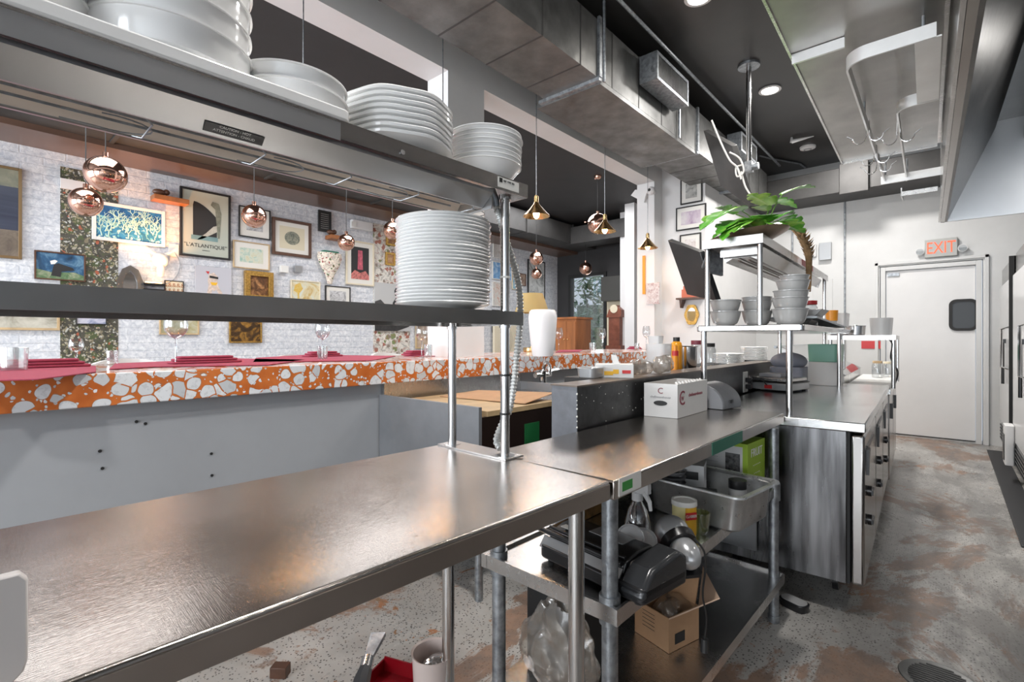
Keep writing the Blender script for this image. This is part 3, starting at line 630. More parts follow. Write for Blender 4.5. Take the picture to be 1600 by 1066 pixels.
ol(MB()).box(-.19, -.02, -.109, -.106, 1.60, 1.65).build('end_cap', M['lamp_face'], hl)
ol(MB()).cyl((.0002, -.415, 1.665), (.004, -.415, 1.665), .006, n=10).build('screw', M['chrome'], hl)
# flexible conduit
def smooth(pts, n=12):
    pts = [Vector(p) for p in pts]; out = []
    for i in range(len(pts)-1):
        p0 = pts[max(i-1, 0)]; p1 = pts[i]; p2 = pts[i+1]; p3 = pts[min(i+2, len(pts)-1)]
        for k in range(n):
            t = k/n; out.append(.5*((2*p1)+(p2-p0)*t+(2*p0-5*p1+4*p2-p3)*t*t+(3*p1-p0-3*p2+p3)*t**3))
    return out+[pts[-1]]
def ribbed(pts, r, pitch=.011, n=14):
    sp = smooth(pts, 20); Ls = [0]
    for a, b_ in zip(sp, sp[1:]): Ls.append(Ls[-1]+(b_-a).length)
    tot = Ls[-1]; m = int(tot/pitch*4); out = []; rr = []; j = 0
    for i in range(m+1):
        s = tot*i/m
        while j < len(Ls)-2 and Ls[j+1] < s: j += 1
        f = (s-Ls[j])/max(1e-9, Ls[j+1]-Ls[j]); out.append(sp[j].lerp(sp[j+1], f)); rr.append(r*(1+.13*(1 if i % 4 in (0, 1) else -1)))
    return MB().tube(out, rr, n)
cd = thing('flexible_conduit', 'ribbed grey flexible conduit hanging from the heat lamp beside the post', 'conduit', P(770, 400, 1.45))
ribbed([P(774,318,1.43), P(782,345,1.43), P(792,380,1.44), P(802,412,1.46), P(811,450,1.5), P(813,490,1.52), P(811,520,1.53), P(807,560,1.52), P(803,600,1.51), P(796,640,1.5), P(784,664,1.49), P(776,688,1.47), P(782,701,1.45)], .0098).build('ribbed_hose', simple('grey_conduit', (.5,.51,.5), .35, .4), cd)
MB().tube([P(757,306,1.42), P(762,300,1.42), P(768,300,1.42), P(772,309,1.425), P(775,322,1.43)], [.013,.014,.0145,.013,.0125], 14).build('elbow_fitting', M['galv'], cd)
for py in (586, 646, 434): MB().lathe([(.0142,-.003),(.0155,-.003),(.0155,.003),(.0142,.003)], 20, OM @ Vector((-.035, -.04, GX(795, py, -.95)[2]))).build('cable_tie', M['ink'] if py > 500 else M['paper'], cd)
# ================================================================ CROCKERY ON THE NEAR SHELVES
def stack(name, proto_fn, n, dz, c, base_label, cat, group, wob=.0015, rzs=True, top_down=True):
    first = proto_fn(); objs = []
    for k in range(n):
        o = first if k == 0 else first.copy()
        if k: C.objects.link(o)
        o.location = (c[0]+random.uniform(-wob, wob), c[1]+random.uniform(-wob, wob), c[2]+k*dz); o.rotation_euler = (0, 0, random.uniform(0, 6.28) if rzs else 0)
        i = n-1-k; w = 'lowest' if k == 0 and n > 1 else ORD[i]
        lab = ('%s %s' % (w, base_label)) if w in ('lowest', 'topmost') else '%s from the top: %s' % (w, base_label)
        tag(o, lab, cat, group)
    return objs
def plate(R=.133, h=.02, th=.0045, m='ceramic', nm='dinner_plate', n=56, wobf=None):
    pr = [(0, .003), (R*.52, .003), (R*.55, 0), (R*.6, 0), (R*.62, .004), (R*.72, .009), (R*.97, h), (R, h+.003), (R*.98, h+.006), (R*.94, h+.004), (R*.7, .009+th), (R*.6, .004+th), (0, .003+th)]
    o = MB().lathe(pr, n, wob=wobf).build(nm, M[m]); o.location = (0,0,0); return o
def rezero(o): return o
def pfn(**k):
    def f():
        o = plate(**k); return o
    return f
c = OM @ Vector((-.155, -.165, 1.319)); c = P(693, 500, 1.397); c.z = 1.3185
stack('dinner_plate', pfn(R=.133, h=.017), 26, .0092, c, 'white plate of the tall stack on the middle shelf', 'plate', 'tall stack of white dinner plates', .0025)
# serving tray on the top shelf
ty = thing('serving_tray', 'long white rimmed tray carrying bowls on the top shelf', 'tray', OM @ Vector((-.15, -1, 1.69)), R_(-1.6))
ol(MB()).rbox(-.29, .005, -1.85, -.56+.02, 1.6905, 1.715, .02).build('tray_body', M['ceramic'], ty, bevel=.004)
def bowl(R=.13, h=.06, rb=.06, th=.004, nm='deep_bowl', m='ceramic', wobf=None, n=64, curve=.55):
    pr = [(0, .002), (rb*.8, .002), (rb*.85, 0), (rb, 0), (rb*1.03, .004)]; k = 7
    for i in range(1, k+1):
        f = i/k; pr.append((rb*1.03+(R-rb*1.03)*(f**curve), .004+(h-.004)*f))
    pr += [(R+.0035, h+.0005), (R+.0035, h+.0035), (R-.001, h+.0045)]
    for i in range(k, 0, -1):
        f = i/k; pr.append((rb*1.03+(R-rb*1.03)*(f**curve)-th, .004+(h-.004)*f+.002))
    pr += [(rb*.9, .006+th), (0, .004+th)]
    o = MB().lathe(pr, n, wob=wobf).build(nm, M[m]); return o
c = P(268, 400, .907); c.z = 1.7155
stack('b', lambda: bowl(.130, .055, .108, nm='deep_serving_bowl', curve=.3), 5, .043, c, 'wide white bowl of the big stack at the upper left', 'bowl', 'big stack of wide white bowls', .002)
c = P(-8, 400, .741); c.z = 1.7155
stack('b', lambda: bowl(.11, .05, .08, nm='white_bowl', curve=.4), 3, .03, c, 'white bowl cut off at the upper left corner', 'bowl', 'white bowls in the upper left corner', .002)
c = P(459, 400, 1.076); c.z = 1.7155
stack('b', lambda: bowl(.11, .04, .088, nm='shallow_bowl', curve=.4), 2, .03, c, 'shallow white bowl beside the scalloped plates', 'bowl', 'pair of shallow white bowls', .002)
c = P(621, 400, 1.28); c.z = 1.6905
def scal(a): return 1+.006*cos(a*7)+.003*cos(a*4+1)
def scplate():
    R = .142; pr = [(0, .003), (R*.5, .003), (R*.52, 0), (R*.6, 0), (R*.9, .025), (R, .03), (R*1.005, .036), (R*.98, .04), (R*.88, .033), (R*.6, .01), (0, .008)]
    b = MB().lathe(pr, 88, wob=scal); b.v = [Vector((p.x, p.y, p.z*(1+.035*cos(7*atan2(p.y, p.x))))) for p in b.v]
    return b.build('scalloped_plate', M['ceramic'])
stack('s', scplate, 8, .0145, c, 'white scalloped plate of the stack on the top shelf', 'plate', 'stack of scalloped plates', .001, False)
c = P(758, 400, 1.455); c.z = 1.6905
stack('b', lambda: bowl(.106, .05, .06, nm='flared_bowl', curve=.8), 8, .0125, c, 'white flared bowl of the stack at the shelf end', 'bowl', 'stack of flared white bowls', .002)
# white bin at the lower left edge
p = GZ(44, 1062, .9)
bn = MB().prism([(p[0], p[1]-.3, .9005), (p[0], p[1]-.012, .9005), (p[0], p[1]-.003, .909), (p[0], p[1], .92), (p[0], p[1], 1.0), (p[0], p[1]-.006, 1.008), (p[0], p[1]-.3, 1.008)], (-.014,0,0)); tag(bn.build('white_board', simple('white_board_plastic', (.72,.68,.66), .4), bevel=.002), 'smooth white plastic board standing at the lower left corner of the worktop', 'board')
# ================================================================ BLACK HALF WALL AND SINK
hw = thing('half_wall', 'low black painted half wall behind the second worktop', 'half wall', (-1.1, 2.5, 0))
hwm = simple('chipped_black_paint', (.022,.022,.023), .3, var=.5, vscale=30, bmp=.12, bscale=30)
MB().box(-1.165, -1.047, 1.56, 4.35, 0, 1.058).build('wall_core', hwm, hw)
MB().box(-1.165, -1.047, 1.555, 1.5599, 0, 1.058).build('end_panel', simple('slate_end_paint', (.15,.16,.18), .5, var=.15, vscale=20, bmp=.1), hw)
MB().box(-1.168, -1.044, 1.552, 4.35, 1.058, 1.064).build('cap', simple('bronze_cap', (.13,.1,.08), .35, .2, var=.3), hw)
b = MB(); random.seed(3)
for k in range(26):
    x, z = random.uniform(1.58, 2.2), random.uniform(.9, 1.05); s = random.uniform(.001, .003); b.sphere((-1.0468, x, z), s, 6, 4, sx=.3)
for k in range(10):
    z = random.uniform(.9, 1.05); b.sphere((-1.047, 1.556, z), random.uniform(.002, .004), 6, 4)
b.build('paint_chip', M['paper'], hw)
# ledge behind the half wall carrying crockery and containers
tag(MB().box(-1.6, -1.17, 2.25, 5.4, .98, 1.03).box(-1.58, -1.175, 2.3, 5.35, 0, .98).build('back_counter', M['blackm'], bevel=.004), 'dark counter behind the half wall carrying jars and plates', 'counter')
ou = thing('power_outlet', 'white outlet on the half wall with black plugs', 'outlet', GX(1164, 600, -1.044))
q = GX(1164, 597, -1.044); MB().box(-1.046, -1.038, q[1]-.045, q[1]+.045, q[2]-.07, q[2]+.07).build('plate', M['paper'], ou, bevel=.002)
MB().box(-1.038, -1.0, q[1]-.015, q[1]+.02, q[2]+.0, q[2]+.03).box(-1.038, -1.0, q[1]-.015, q[1]+.02, q[2]-.045, q[2]-.015).build('plug', M['black'], ou, bevel=.003)
MB().tube(smooth([(-1.0, q[1], q[2]+.015), (-.96, q[1]+.05, q[2]+.02), (-.94, q[1]+.12, q[2]-.02), (-.96, q[1]+.2, q[2]-.05)], 6), .004).build('cord', M['black'], ou)
# sink unit
sk = thing('sink_unit', 'grey sink cabinet with steel backsplash against the bar wall', 'sink', (-2.1, 1.9, 0))
s0 = GZ(722, 648, .9); sx0, sx1 = -2.45, s0[0]; sy0 = 1.62; sy1 = 2.85
MB().box(sx0, sx1, sy0, sy0+.02, .3, .92).build('side_panel', M['sinkgrey'], sk)
MB().box(sx0, sx1, sy1, sy1+.02, .3, .92).build('side_panel', M['sinkgrey'], sk)
MB().box(sx0, sx0+.02, sy0+.02, sy1, .86, 1.0).build('backsplash', M['steel'], sk)
MB().box(sx1-.02, sx1, sy0+.02, sy1, .55, .87).build('front_panel', simple('dark_bin_front', (.02,.012,.01), .3), sk)
MB().box(sx0+.02, sx1-.02, sy0+.02, sy1, .82, .86).build('basin', M['steel'], sk)
for x in (sx0+.03, sx1-.03):
    for y in (sy0+.03, sy1-.01): MB().cyl((x, y, 0), (x, y, .3), .02).build('leg', M['galv'], sk)
fa = thing('tap', 'chrome tap with curved spout behind the cabinet of the half wall', 'tap', GX(847, 615, -2.35))
q = GX(848, 622, -2.3); MB().cyl((q[0], q[1], .862), (q[0], q[1], 1.0), .026).cyl((q[0]-.0, q[1]-.09, .97), (q[0], q[1]+.09, .97), .02).build('body', M['chrome'], fa)
MB().tube(smooth([(q[0], q[1], .98), (q[0]+.03, q[1]-.01, 1.06), (q[0]+.1, q[1]-.05, 1.05), (q[0]+.13, q[1]-.08, .98)], 6), .012).build('spout', M['chrome'], fa)
for s in (-1, 1): MB().tube([(q[0], q[1]+s*.09, .98), (q[0]+.02, q[1]+s*.1, 1.0), (q[0]+.07, q[1]+s*.12, 1.01)], .009).build('handle', M['chrome'], fa)
cb = thing('cardboard_sheet', 'flattened light brown cardboard box lying over the sink', 'cardboard', (sx1-.3, 2.0, .87))
MB().box(sx0+.1, sx1+.0, sy0+.06, sy0+.62, .865, .895).build('sheet', M['wood_l'], cb)
MB().slab4([(sx0+.18, sy0+.3, .896), (sx1-.02, sy0+.36, .90), (sx1-.05, sy0+.66, .93), (sx0+.2, sy0+.6, .91)], .004).build('flap', M['card'], cb)
q = GX(831, 692, sx1)
tag(MB().box(sx1+.0005, sx1+.003, q[1]-.06, q[1]+.06, .62, .8).build('green_notice', simple('green_card', (.01,.14,.04), .5)), 'dark green card stuck on the dark sink front', 'card')
# ================================================================ DINING SIDE: BAR TOP ITEMS
def cloth(pts, label, z=1.112):
    b = MB(); n = len(pts); L = [GZ(*p, z) for p in pts]; b.prism([(p[0], p[1], z) for p in L], (0,0,.004)); return tag(b.build('table_runner', M['redcloth'], bevel=.001), label, 'cloth', 'crimson cloths on the bar')
cloth([(-40,597),(60,594),(150,582),(150,573),(40,570),(-40,575)], 'crimson cloth on the bar at the left edge under the cut glass tumbler')
cloth([(170,578),(240,574),(420,571),(478,563),(370,561),(180,569)], 'crimson cloth on the bar left of the rolled napkin')
cloth([(395,567),(500,565),(580,564),(618,557),(480,555),(400,560)], 'crimson cloth on the bar behind the tall wine glass')
cloth([(630,557),(718,557),(726,553.5),(640,553)], 'crimson cloth on the bar just left of the near post')
cloth([(868,551),(905,550),(910,547),(874,547.5)], 'crimson cloth on the bar right of the white vase')
def napkin(px, py, L, label, X=-2.75):
    q = GZ(px, py, 1.117); b = MB()
    for k in range(3): b.rbox(q[0]-.06+.008*k, q[0]+.05-.004*k, q[1]-L/2+.015*k, q[1]+L/2-.02*k, 1.117+.0125*k, 1.128+.0125*k, .012, 3)
    return tag(b.build('folded_napkin', M['redcloth'], bevel=.004), label, 'napkin', 'folded crimson napkins')
napkin(70, 574, .3, 'folded crimson napkin beside the cut glass tumbler')
napkin(322, 567, .32, 'folded crimson napkin right of the left wine glass')
napkin(505, 557, .26, 'folded crimson napkin behind the tumbler with the wine glass')
napkin(650, 555, .2, 'folded crimson napkin left of the wine glass by the pillar')
napkin(992, 546, .2, 'folded crimson napkin on the far end of the bar')
def wineglass(px, py, h, rb, label, m='glass', X=None):
    q = GX(px, py, X) if X else GZ(px, py, 1.111); t = thing('wine_glass', label, 'wine glass', (q[0], q[1], 1.111), 0, 'wine glasses on the bar')
    MB().lathe([(.034, 0), (.034, .002), (.008, .006), (.0045, .015), (.004, h*.48), (.008, h*.53)], 24, (q[0], q[1], 1.111)).build('stem', M[m], t)
    MB().lathe([(.004, h*.5), (rb*.6, h*.56), (rb*.95, h*.66), (rb, h*.76), (rb*.9, h*.9), (rb*.78, h)], 28, (q[0], q[1], 1.111)).build('bowl', M[m], t); return t
wineglass(275, 571, .26, .052, 'tall wine glass on the bar at the left, below the shelf')
wineglass(504, 563, .25, .045, 'tall wine glass behind the cut tumbler at the middle of the bar')
wineglass(659, 560, .23, .042, 'wine glass on the bar left of the white pillar')
wineglass(873, 549, .25, .045, 'wine glass right of the white vase')
wineglass(941, 547.5, .25, .04, 'wine glass in front of the longcase clock')
wineglass(1010, 545, .28, .045, 'wine glass at the far end of the bar, before the white wall', X=-2.62)
wineglass(119, 564, .13, .03, 'small wine glass before the dark wallpaper strip', X=-3.2)
def tumbler(px, py, r, h, label, m='cutglass', X=None):
    q = GX(px, py, X) if X else GZ(px, py, 1.112); b = MB(); n = 36
    pr = [(0, .004), (r*.85, .002), (r*.9, .006), (r*.93, h*.3), (r, h), (r*.96, h), (r*.88, .014), (0, .012)]
    b.lathe(pr, n, (q[0], q[1], 1.112), wob=lambda a: 1+.03*cos(9*a)); return tag(b.build('tumbler', M[m]), label, 'glass', 'tumblers on the bar')
tumbler(22, 580, .042, .095, 'cut glass tumbler at the left edge of the bar')
tumbler(504, 562, .032, .085, 'cut glass tumbler standing before the middle wine glass')
tumbler(669, 558, .03, .09, 'tumbler right of the wine glass near the pillar')
tumbler(926, 549, .035, .09, 'tumbler in front of the glass door')
tumbler(995, 547, .03, .08, 'tumbler at the far end of the bar', X=-2.72)
tumbler(176, 565, .025, .07, 'small tumbler before the right border of the wallpaper strip', X=-3.15)
# white vase
q = GZ(848, 557, 1.11); va = MB().lathe([(0, .003), (.074, 0), (.078, .01), (.094, .12), (.103, .22), (.108, .29), (.1, .335), (.088, .348), (.078, .345), (.085, .33), (.09, .28), (.06, .02), (0, .015)], 44, (q[0], q[1], 1.111)); 
tag(va.build('tall_vase', simple('matt_white_vase', (.78,.78,.8), .35)), 'tall tapering white vase on the bar', 'vase')
# table lamp with gold shade standing behind
q = GX(831, 545, -3.12); lp = thing('table_lamp', 'table lamp with gold shade and round brass base behind the vase', 'lamp', (q[0], q[1], 1.111))
zz = lambda py: GX(831, py, -3.12)[2]
MB().lathe([(.0, 0), (.085, 0), (.09, .02), (.085, .045), (.02, .05), (.012, .06)], 30, (q[0], q[1], 1.111)).build('base', M['brass'], lp)
MB().cyl((q[0], q[1], 1.15), (q[0], q[1], zz(470)), .011).build('pole', M['wood_d'], lp)
MB().lathe([(.17, zz(489)), (.17, zz(487)), (.11, zz(459)), (.108, zz(459)), (.168, zz(489))], 32, (q[0], q[1], 0)).build('lamp_shade', M['linen'], lp)
# bar stools behind the counter
def stool(px, label, first=[None]):
    y = GX(px, 560, -3.62)[1]
    if first[0] is None:
        t = thing('bar_stool', label, 'bar stool', (-3.62, y, 0), 0, 'white bar stools'); x0 = -3.62
        wm = simple('white_seat', (.75,.75,.74), .35)
        b = MB(); n = 12
        for k in range(n):
            a0, a1 = R_(110+140*k/n), R_(110+140*(k+1)/n); c0 = (x0+.02, y)
            q0 = [(c0[0]+.23*cos(a)*1.0, c0[1]+.21*sin(a)) for a in (a0, a1)]; q1 = [(c0[0]+.21*cos(a), c0[1]+.19*sin(a)) for a in (a0, a1)]
            h0 = .3+.04*sin(pi*k/n); h1 = .3+.04*sin(pi*(k+1)/n)
            b.add([(*q0[0], .78), (*q0[1], .78), (*q1[1], .78), (*q1[0], .78), (*q0[0], .78+h0), (*q0[1], .78+h1), (*q1[1], .78+h1), (*q1[0], .78+h0)], [(0,1,5,4), (2,3,7,6), (4,5,6,7), (3,2,1,0)])
        b.build('backrest', wm, t)
        MB().rbox(x0-.19, x0+.2, y-.19, y+.19, .74, .79, .08, 5).build('seat', wm, t, bevel=.01)
        for sx in (-1, 1):
            for sy in (-1, 1): MB().cyl((x0+sx*.2, y+sy*.2, 0), (x0+sx*.14, y+sy*.14, .74), .014).build('leg', M['wood_l'], t)
        MB().box(x0-.18, x0+.18, y-.185, y-.165, .28, .3).box(x0-.18, x0+.18, y+.165, y+.185, .28, .3).build('foot_rest', M['galv'], t)
        first[0] = t
    else: dup(first[0], (-3.62, y, 0), 0, label)
for px, s in ((205, 'white bar stool behind the bar, by the left tall wine glass'), (345, 'white bar stool behind the rolled napkin right of the left wine glass'), (472, 'white bar stool behind the bar, left of the middle wine glass'), (617, 'white bar stool behind the bar, left of the white pillar'), (20, 'white bar stool behind the bar at the left edge')):
    stool(px, s)
# ================================================================ PICTURE WALL
PN = [0]
def frame(px0, px1, ty, by, label, fm, art, fw=.02, mount=0, kind='framed_picture', cat='picture', X=XW, depth=.025, mm='mat', group=None):
    """framed picture on the brick wall: left and right pixel edges, top and bottom at the left edge"""
    a = GX(px0, 500, X)[1]; b_ = GX(px1, 500, X)[1]; z1 = GX(px0, ty, X)[2]; z0 = GX(px0, by, X)[2]
    x0 = X+.001+.006
    t = thing(kind, label, cat, (x0, (a+b_)/2, z0), 0, group)
    if fw: MB().box(x0, x0+depth, a, a+fw, z0, z1).box(x0, x0+depth, b_-fw, b_, z0, z1).box(x0, x0+depth, a+fw, b_-fw, z0, z0+fw).box(x0, x0+depth, a+fw, b_-fw, z1-fw, z1).build('frame', fm, t, bevel=.002)
    ia, ib, iz0, iz1 = a+fw, b_-fw, z0+fw, z1-fw
    if mount:
        MB().box(x0, x0+depth*.5, ia, ib, iz0, iz1).build('mount', M[mm], t); ia += mount; ib -= mount; iz0 += mount; iz1 -= mount
        MB().box(x0+depth*.5, x0+depth*.55, ia, ib, iz0, iz1).build('artwork', art, t)
    else: MB().box(x0, x0+depth*(.6 if fw else 1), ia, ib, iz0, iz1).build('artwork', art, t)
    t['_'] = 0; del t['_']
    return t, x0+depth*.6+.0005, ia, ib, iz0, iz1
def paint(pts, m, x, name, parent, ia, ib, z0, z1, th=.0008):
    q = [(x, ia+(ib-ia)*u, z0+(z1-z0)*v) for u, v in pts]; return MB().prism(q, (th, 0, 0)).build(name, m, parent)
oil = lambda n, a, b_, c, s=6, k=0, st=(1,1,1): painting(n, [(.3, a), (.5, b_), (.7, c)], s, 6, 1.2, .35, st, k)
# 1 tall dark painting
t, x, ia, ib, z0, z1 = frame(-60, 34, 248, 398, 'tall dark blue and grey painting in a gold and black frame at the left edge', simple('dull_gold_wood', (.2,.13,.06), .4, .4), oil('dusk_sea', (.015,.02,.045), (.04,.05,.08), (.12,.11,.1), 2, 1, (1,.3,2)), .022)
paint([(0,0),(1,0),(1,.3),(0,.3)], oil('dusk_shore', (.08,.06,.05), (.16,.13,.1), (.25,.2,.16), 5), x, 'shore', t, ia, ib, z0, z1)
paint([(0,.8),(1,.8),(1,1),(0,1)], oil('dusk_sky', (.12,.13,.1), (.2,.2,.14), (.3,.28,.2), 4), x, 'sky', t, ia, ib, z0, z1)
# 2 birds
t, x, ia, ib, z0, z1 = frame(53, 133, 391, 436, 'photograph of dark birds by blue water in a brown frame', M['wood_d'], oil('water_blue', (.01,.03,.06), (.03,.1,.2), (.2,.35,.45), 7, 2), .012)
paint([(0,0),(1,0),(1,.18),(.8,.3),(.3,.25),(0,.35)], oil('moss', (.02,.06,.02), (.12,.2,.1), (.35,.36,.25), 14), x, 'bank', t, ia, ib, z0, z1)
paint([(.3,.12),(.5,.08),(.52,.3),(.8,.38),(.75,.48),(.45,.62),(.36,.55)], M['ink'], x+.001, 'bird', t, ia, ib, z0, z1)
paint([(.3,.55),(.38,.58),(.44,.7),(.38,.74),(.28,.68)], M['paper'], x+.002, 'bird_head', t, ia, ib, z0, z1)
# 3 coral
coral = m_floral('coral_print', (.02,.14,.26), [(1.6,.3,(.3,.62,.6)), (2.2,.3,(.5,.72,.6)), (1.2,.2,(.05,.3,.45)), (3,.3,(.12,.42,.5)), (2.6,.25,(.6,.75,.65))], 9)
t, x, ia, ib, z0, z1 = frame(143, 257, 313, 374, 'wide turquoise coral photograph in a white frame', M['paper'], coral, .03)
paint([(0,.72),(.3,.6),(.6,.75),(1,.6),(1,1),(0,1)], oil('deep_blue', (.005,.04,.14), (.02,.12,.3), (.05,.25,.45), 9), x, 'water', t, ia, ib, z0, z1)
b = MB(); random.seed(5)
def branch(y, z, a, L, d):
    y2, z2 = y+L*sin(a), z+L*cos(a); b.tube([(x+.002, y, z), (x+.002, y2, z2)], [.006*.72**(3-d), .0045*.72**(3-d)], 5)
    if d: 
        for s in (-.5, .45): branch(y2, z2, a+s+random.uniform(-.2, .2), L*.78, d-1)
for k in range(22): branch(ia+(ib-ia)*(.04+.043*k), z0+.01+random.uniform(0, .16), random.uniform(-.4, .4), .05, 3)
b.v = [Vector((max(p.x, x), min(max(p.y, ia), ib), min(max(p.z, z0), z1))) for p in b.v]
b.build('coral', simple('pale_coral', (.5,.72,.62), .6), t)
# 4 poster
t, x, ia, ib, z0, z1 = frame(280, 359, 291, 399, 'black framed poster with dark arch reading L\'ATLANTIQUE', M['blackm'], simple('sage_paper', (.47,.5,.42), .5), .022)
arc_ = [(.22,.3)]+[(.22+.0*k, .78) for k in range(1)]+[(.24+.5*k/8, .84-.22*(k/8)**1.7) for k in range(9)]+[(.74,.3)]
paint(arc_, M['ink'], x, 'dark_arch', t, ia, ib, z0, z1)
paint([(.3,.24),(.42,.26),(.74,.4),(.74,.5),(.66,.48),(.5,.36)], simple('cloud_grey', (.45,.46,.4), .6, var=.2, vscale=30), x+.001, 'cloud', t, ia, ib, z0, z1)
paint([(.18,.24),(.76,.24),(.76,.31),(.18,.31)], simple('sea_teal', (.2,.33,.33), .5, var=.2), x+.001, 'sea', t, ia, ib, z0, z1)
paint([(.76,.3),(.8,.3),(.84,.7),(.78,.86),(.64,.88),(.6,.82),(.7,.76)], simple('grey_figure', (.2,.22,.17), .6, var=.3, vscale=30), x+.001, 'figure_shape', t, ia, ib, z0, z1)
lettering("\"L'ATLANTIQUE\"", .055, M['ink'], t, (x+.001, (ia+ib)/2, z0+(z1-z0)*.15), (0,1,0), (0,0,1), 'poster_title')
lettering("BORDEAUX", .014, M['ink'], t, (x+.001, (ia+ib)/2, z0+(z1-z0)*.08), (0,1,0), (0,0,1), 'poster_subtitle')
# 5..
t, x, ia, ib, z0, z1 = frame(372, 421, 321, 369, 'small black framed picture half hidden by a copper globe', M['blackm'], oil('grey_print', (.1,.09,.1), (.4,.4,.4), (.7,.7,.7), 9, 4), .012, .07)
t, x, ia, ib, z0, z1 = frame(363, 420, 375, 418, 'pale watercolour in a thin light wood frame', M['wood_l'], oil('pale_map', (.2,.42,.36), (.62,.66,.55), (.6,.5,.25), 12, 5), .012, .06)
t, x, ia, ib, z0, z1 = frame(424, 485, 339, 397, 'round engraving on cream mount in a dark brown frame', M['wood_d'], simple('cream_card', (.66,.6,.44), .6), .035, .05)
n = 28; paint([(.5+.3*cos(2*pi*k/n), .5+.3*sin(2*pi*k/n)) for k in range(n)], oil('engraving', (.05,.06,.04), (.2,.21,.16), (.45,.42,.3), 26), x, 'round_engraving', t, ia, ib, z0, z1)
t, x, ia, ib, z0, z1 = frame(496, 516, 328, 361, 'small black chalk sign with tiny writing', M['ink'], M['ink'], .006)
for k in range(8): lettering(['DINE','EAT DRINK','GOOD FOOD','FINE WINE','ENJOY','COFFEE','BREAD','CHEESE'][k] if 0 else '-----------', .03, M['paper'], t, (x+.001, (ia+ib)/2, z1-.035-k*(z1-z0-.05)/8), (0,1,0), (0,0,1), 'chalk_line')
t, x, ia, ib, z0, z1 = frame(304, 360, 415, 471, 'grey canvas of a small dog with sunglasses on a red skateboard', M['white'], simple('lilac_grey', (.5,.5,.54), .6), 0)
dk = simple('dog_coat', (.62,.5,.42), .6, var=.3, vscale=40); x += .01
paint([(.3,.2),(.35,.45),(.33,.6),(.36,.78),(.5,.84),(.6,.74),(.6,.6),(.62,.45),(.72,.3),(.75,.22),(.66,.2),(.56,.36),(.5,.3),(.46,.36),(.42,.2)], dk, x, 'dog', t, ia, ib, z0, z1)
paint([(.38,.68),(.62,.66),(.62,.72),(.38,.75)], M['ink'], x+.001, 'sunglasses', t, ia, ib, z0, z1)
paint([(.34,.78),(.27,.86),(.38,.86)], M['red'], x+.001, 'ear', t, ia, ib, z0, z1)
paint([(.4,.56),(.6,.56),(.56,.48),(.44,.48)], M['yellow'], x+.001, 'scarf', t, ia, ib, z0, z1)
paint([(.3,.12),(.84,.2),(.86,.25),(.3,.18)], M['red'], x+.001, 'skateboard', t, ia, ib, z0, z1)
t, x, ia, ib, z0, z1 = frame(380, 424, 423, 468, 'small dark portrait in an ornate gold frame', M['gold'], oil('dark_portrait', (.03,.02,.01), (.12,.05,.02), (.5,.25,.1), 12, 6), .055, depth=.06)
t, x, ia, ib, z0, z1 = frame(453, 499, 437, 478, 'pale watercolour of a yellow tree', M['cream'], oil('watercolour', (.5,.3,.06), (.66,.6,.4), (.6,.68,.7), 7, 8), .012)
paint([(.2,.1),(.26,.1),(.27,.5),(.4,.7),(.3,.92),(.12,.85),(.06,.6),(.2,.5)], oil('yellow_foliage', (.5,.28,.04), (.66,.45,.1), (.6,.55,.3), 30), x, 'tree', t, ia, ib, z0, z1)
t, x, ia, ib, z0, z1 = frame(507, 546, 446, 482, 'black framed ink drawing of a tree', M['blackm'], oil('ink_drawing', (.12,.12,.12), (.5,.5,.5), (.72,.72,.72), 16, 9), .012, .05)
t, x, ia, ib, z0, z1 = frame(539, 583, 374, 444, 'white framed black poster with a pink figure', M['cream'], M['ink'], .02, .06)
paint([(.35,.3),(.65,.3),(.62,.9),(.38,.9)], simple('pink_figure', (.5,.1,.14), .5, var=.4, vscale=30), x, 'pink_figure', t, ia, ib, z0, z1)
paint([(0,0),(1,0),(1,.12),(.8,.28),(.5,.2),(.2,.28),(0,.15)], simple('poster_crowd', (.5,.16,.14), .5, var=.6, vscale=40), x, 'crowd', t, ia, ib, z0, z1)
lettering('LA PLAYA', .07, M['paper'], t, (x+.001, (ia+ib)/2, z1-.06), (0,1,0), (0,0,1), 'poster_title') if 0 else None
t, x, ia, ib, z0, z1 = frame(602, 619, 354, 383, 'upper small gold framed picture on the pale floral strip', M['gold'], oil('mini_a', (.1,.03,.01), (.3,.12,.03), (.5,.3,.1), 14, 10), .03)
t, x, ia, ib, z0, z1 = frame(601, 616, 394, 414, 'lower small gold framed picture on the pale floral strip', M['gold'], oil('mini_b', (.2,.08,.02), (.4,.2,.08), (.6,.4,.2), 14, 11), .03)
t, x, ia, ib, z0, z1 = frame(583.5, 640, 441, 517, 'black and white canvas of a seated figure behind the plate stack', M['paper'], simple('photo_grey', (.5,.5,.49), .5), 0)
x += .012
paint([(.0,0),(.6,0),(.95,.1),(.9,.35),(.8,.5),(.78,.7),(.82,.85),(.75,.97),(.6,.98),(.52,.85),(.56,.7),(.48,.6),(.45,.4),(.36,.22),(0,.22)], simple('photo_black', (.03,.03,.03), .4, var=.5, vscale=20), x, 'silhouette', t, ia, ib, z0, z1)
paint([(0,.25),(.3,.25),(.34,.5),(.15,.65),(0,.6)], simple('photo_dark', (.06,.06,.06), .4), x, 'foliage_shape', t, ia, ib, z0, z1)
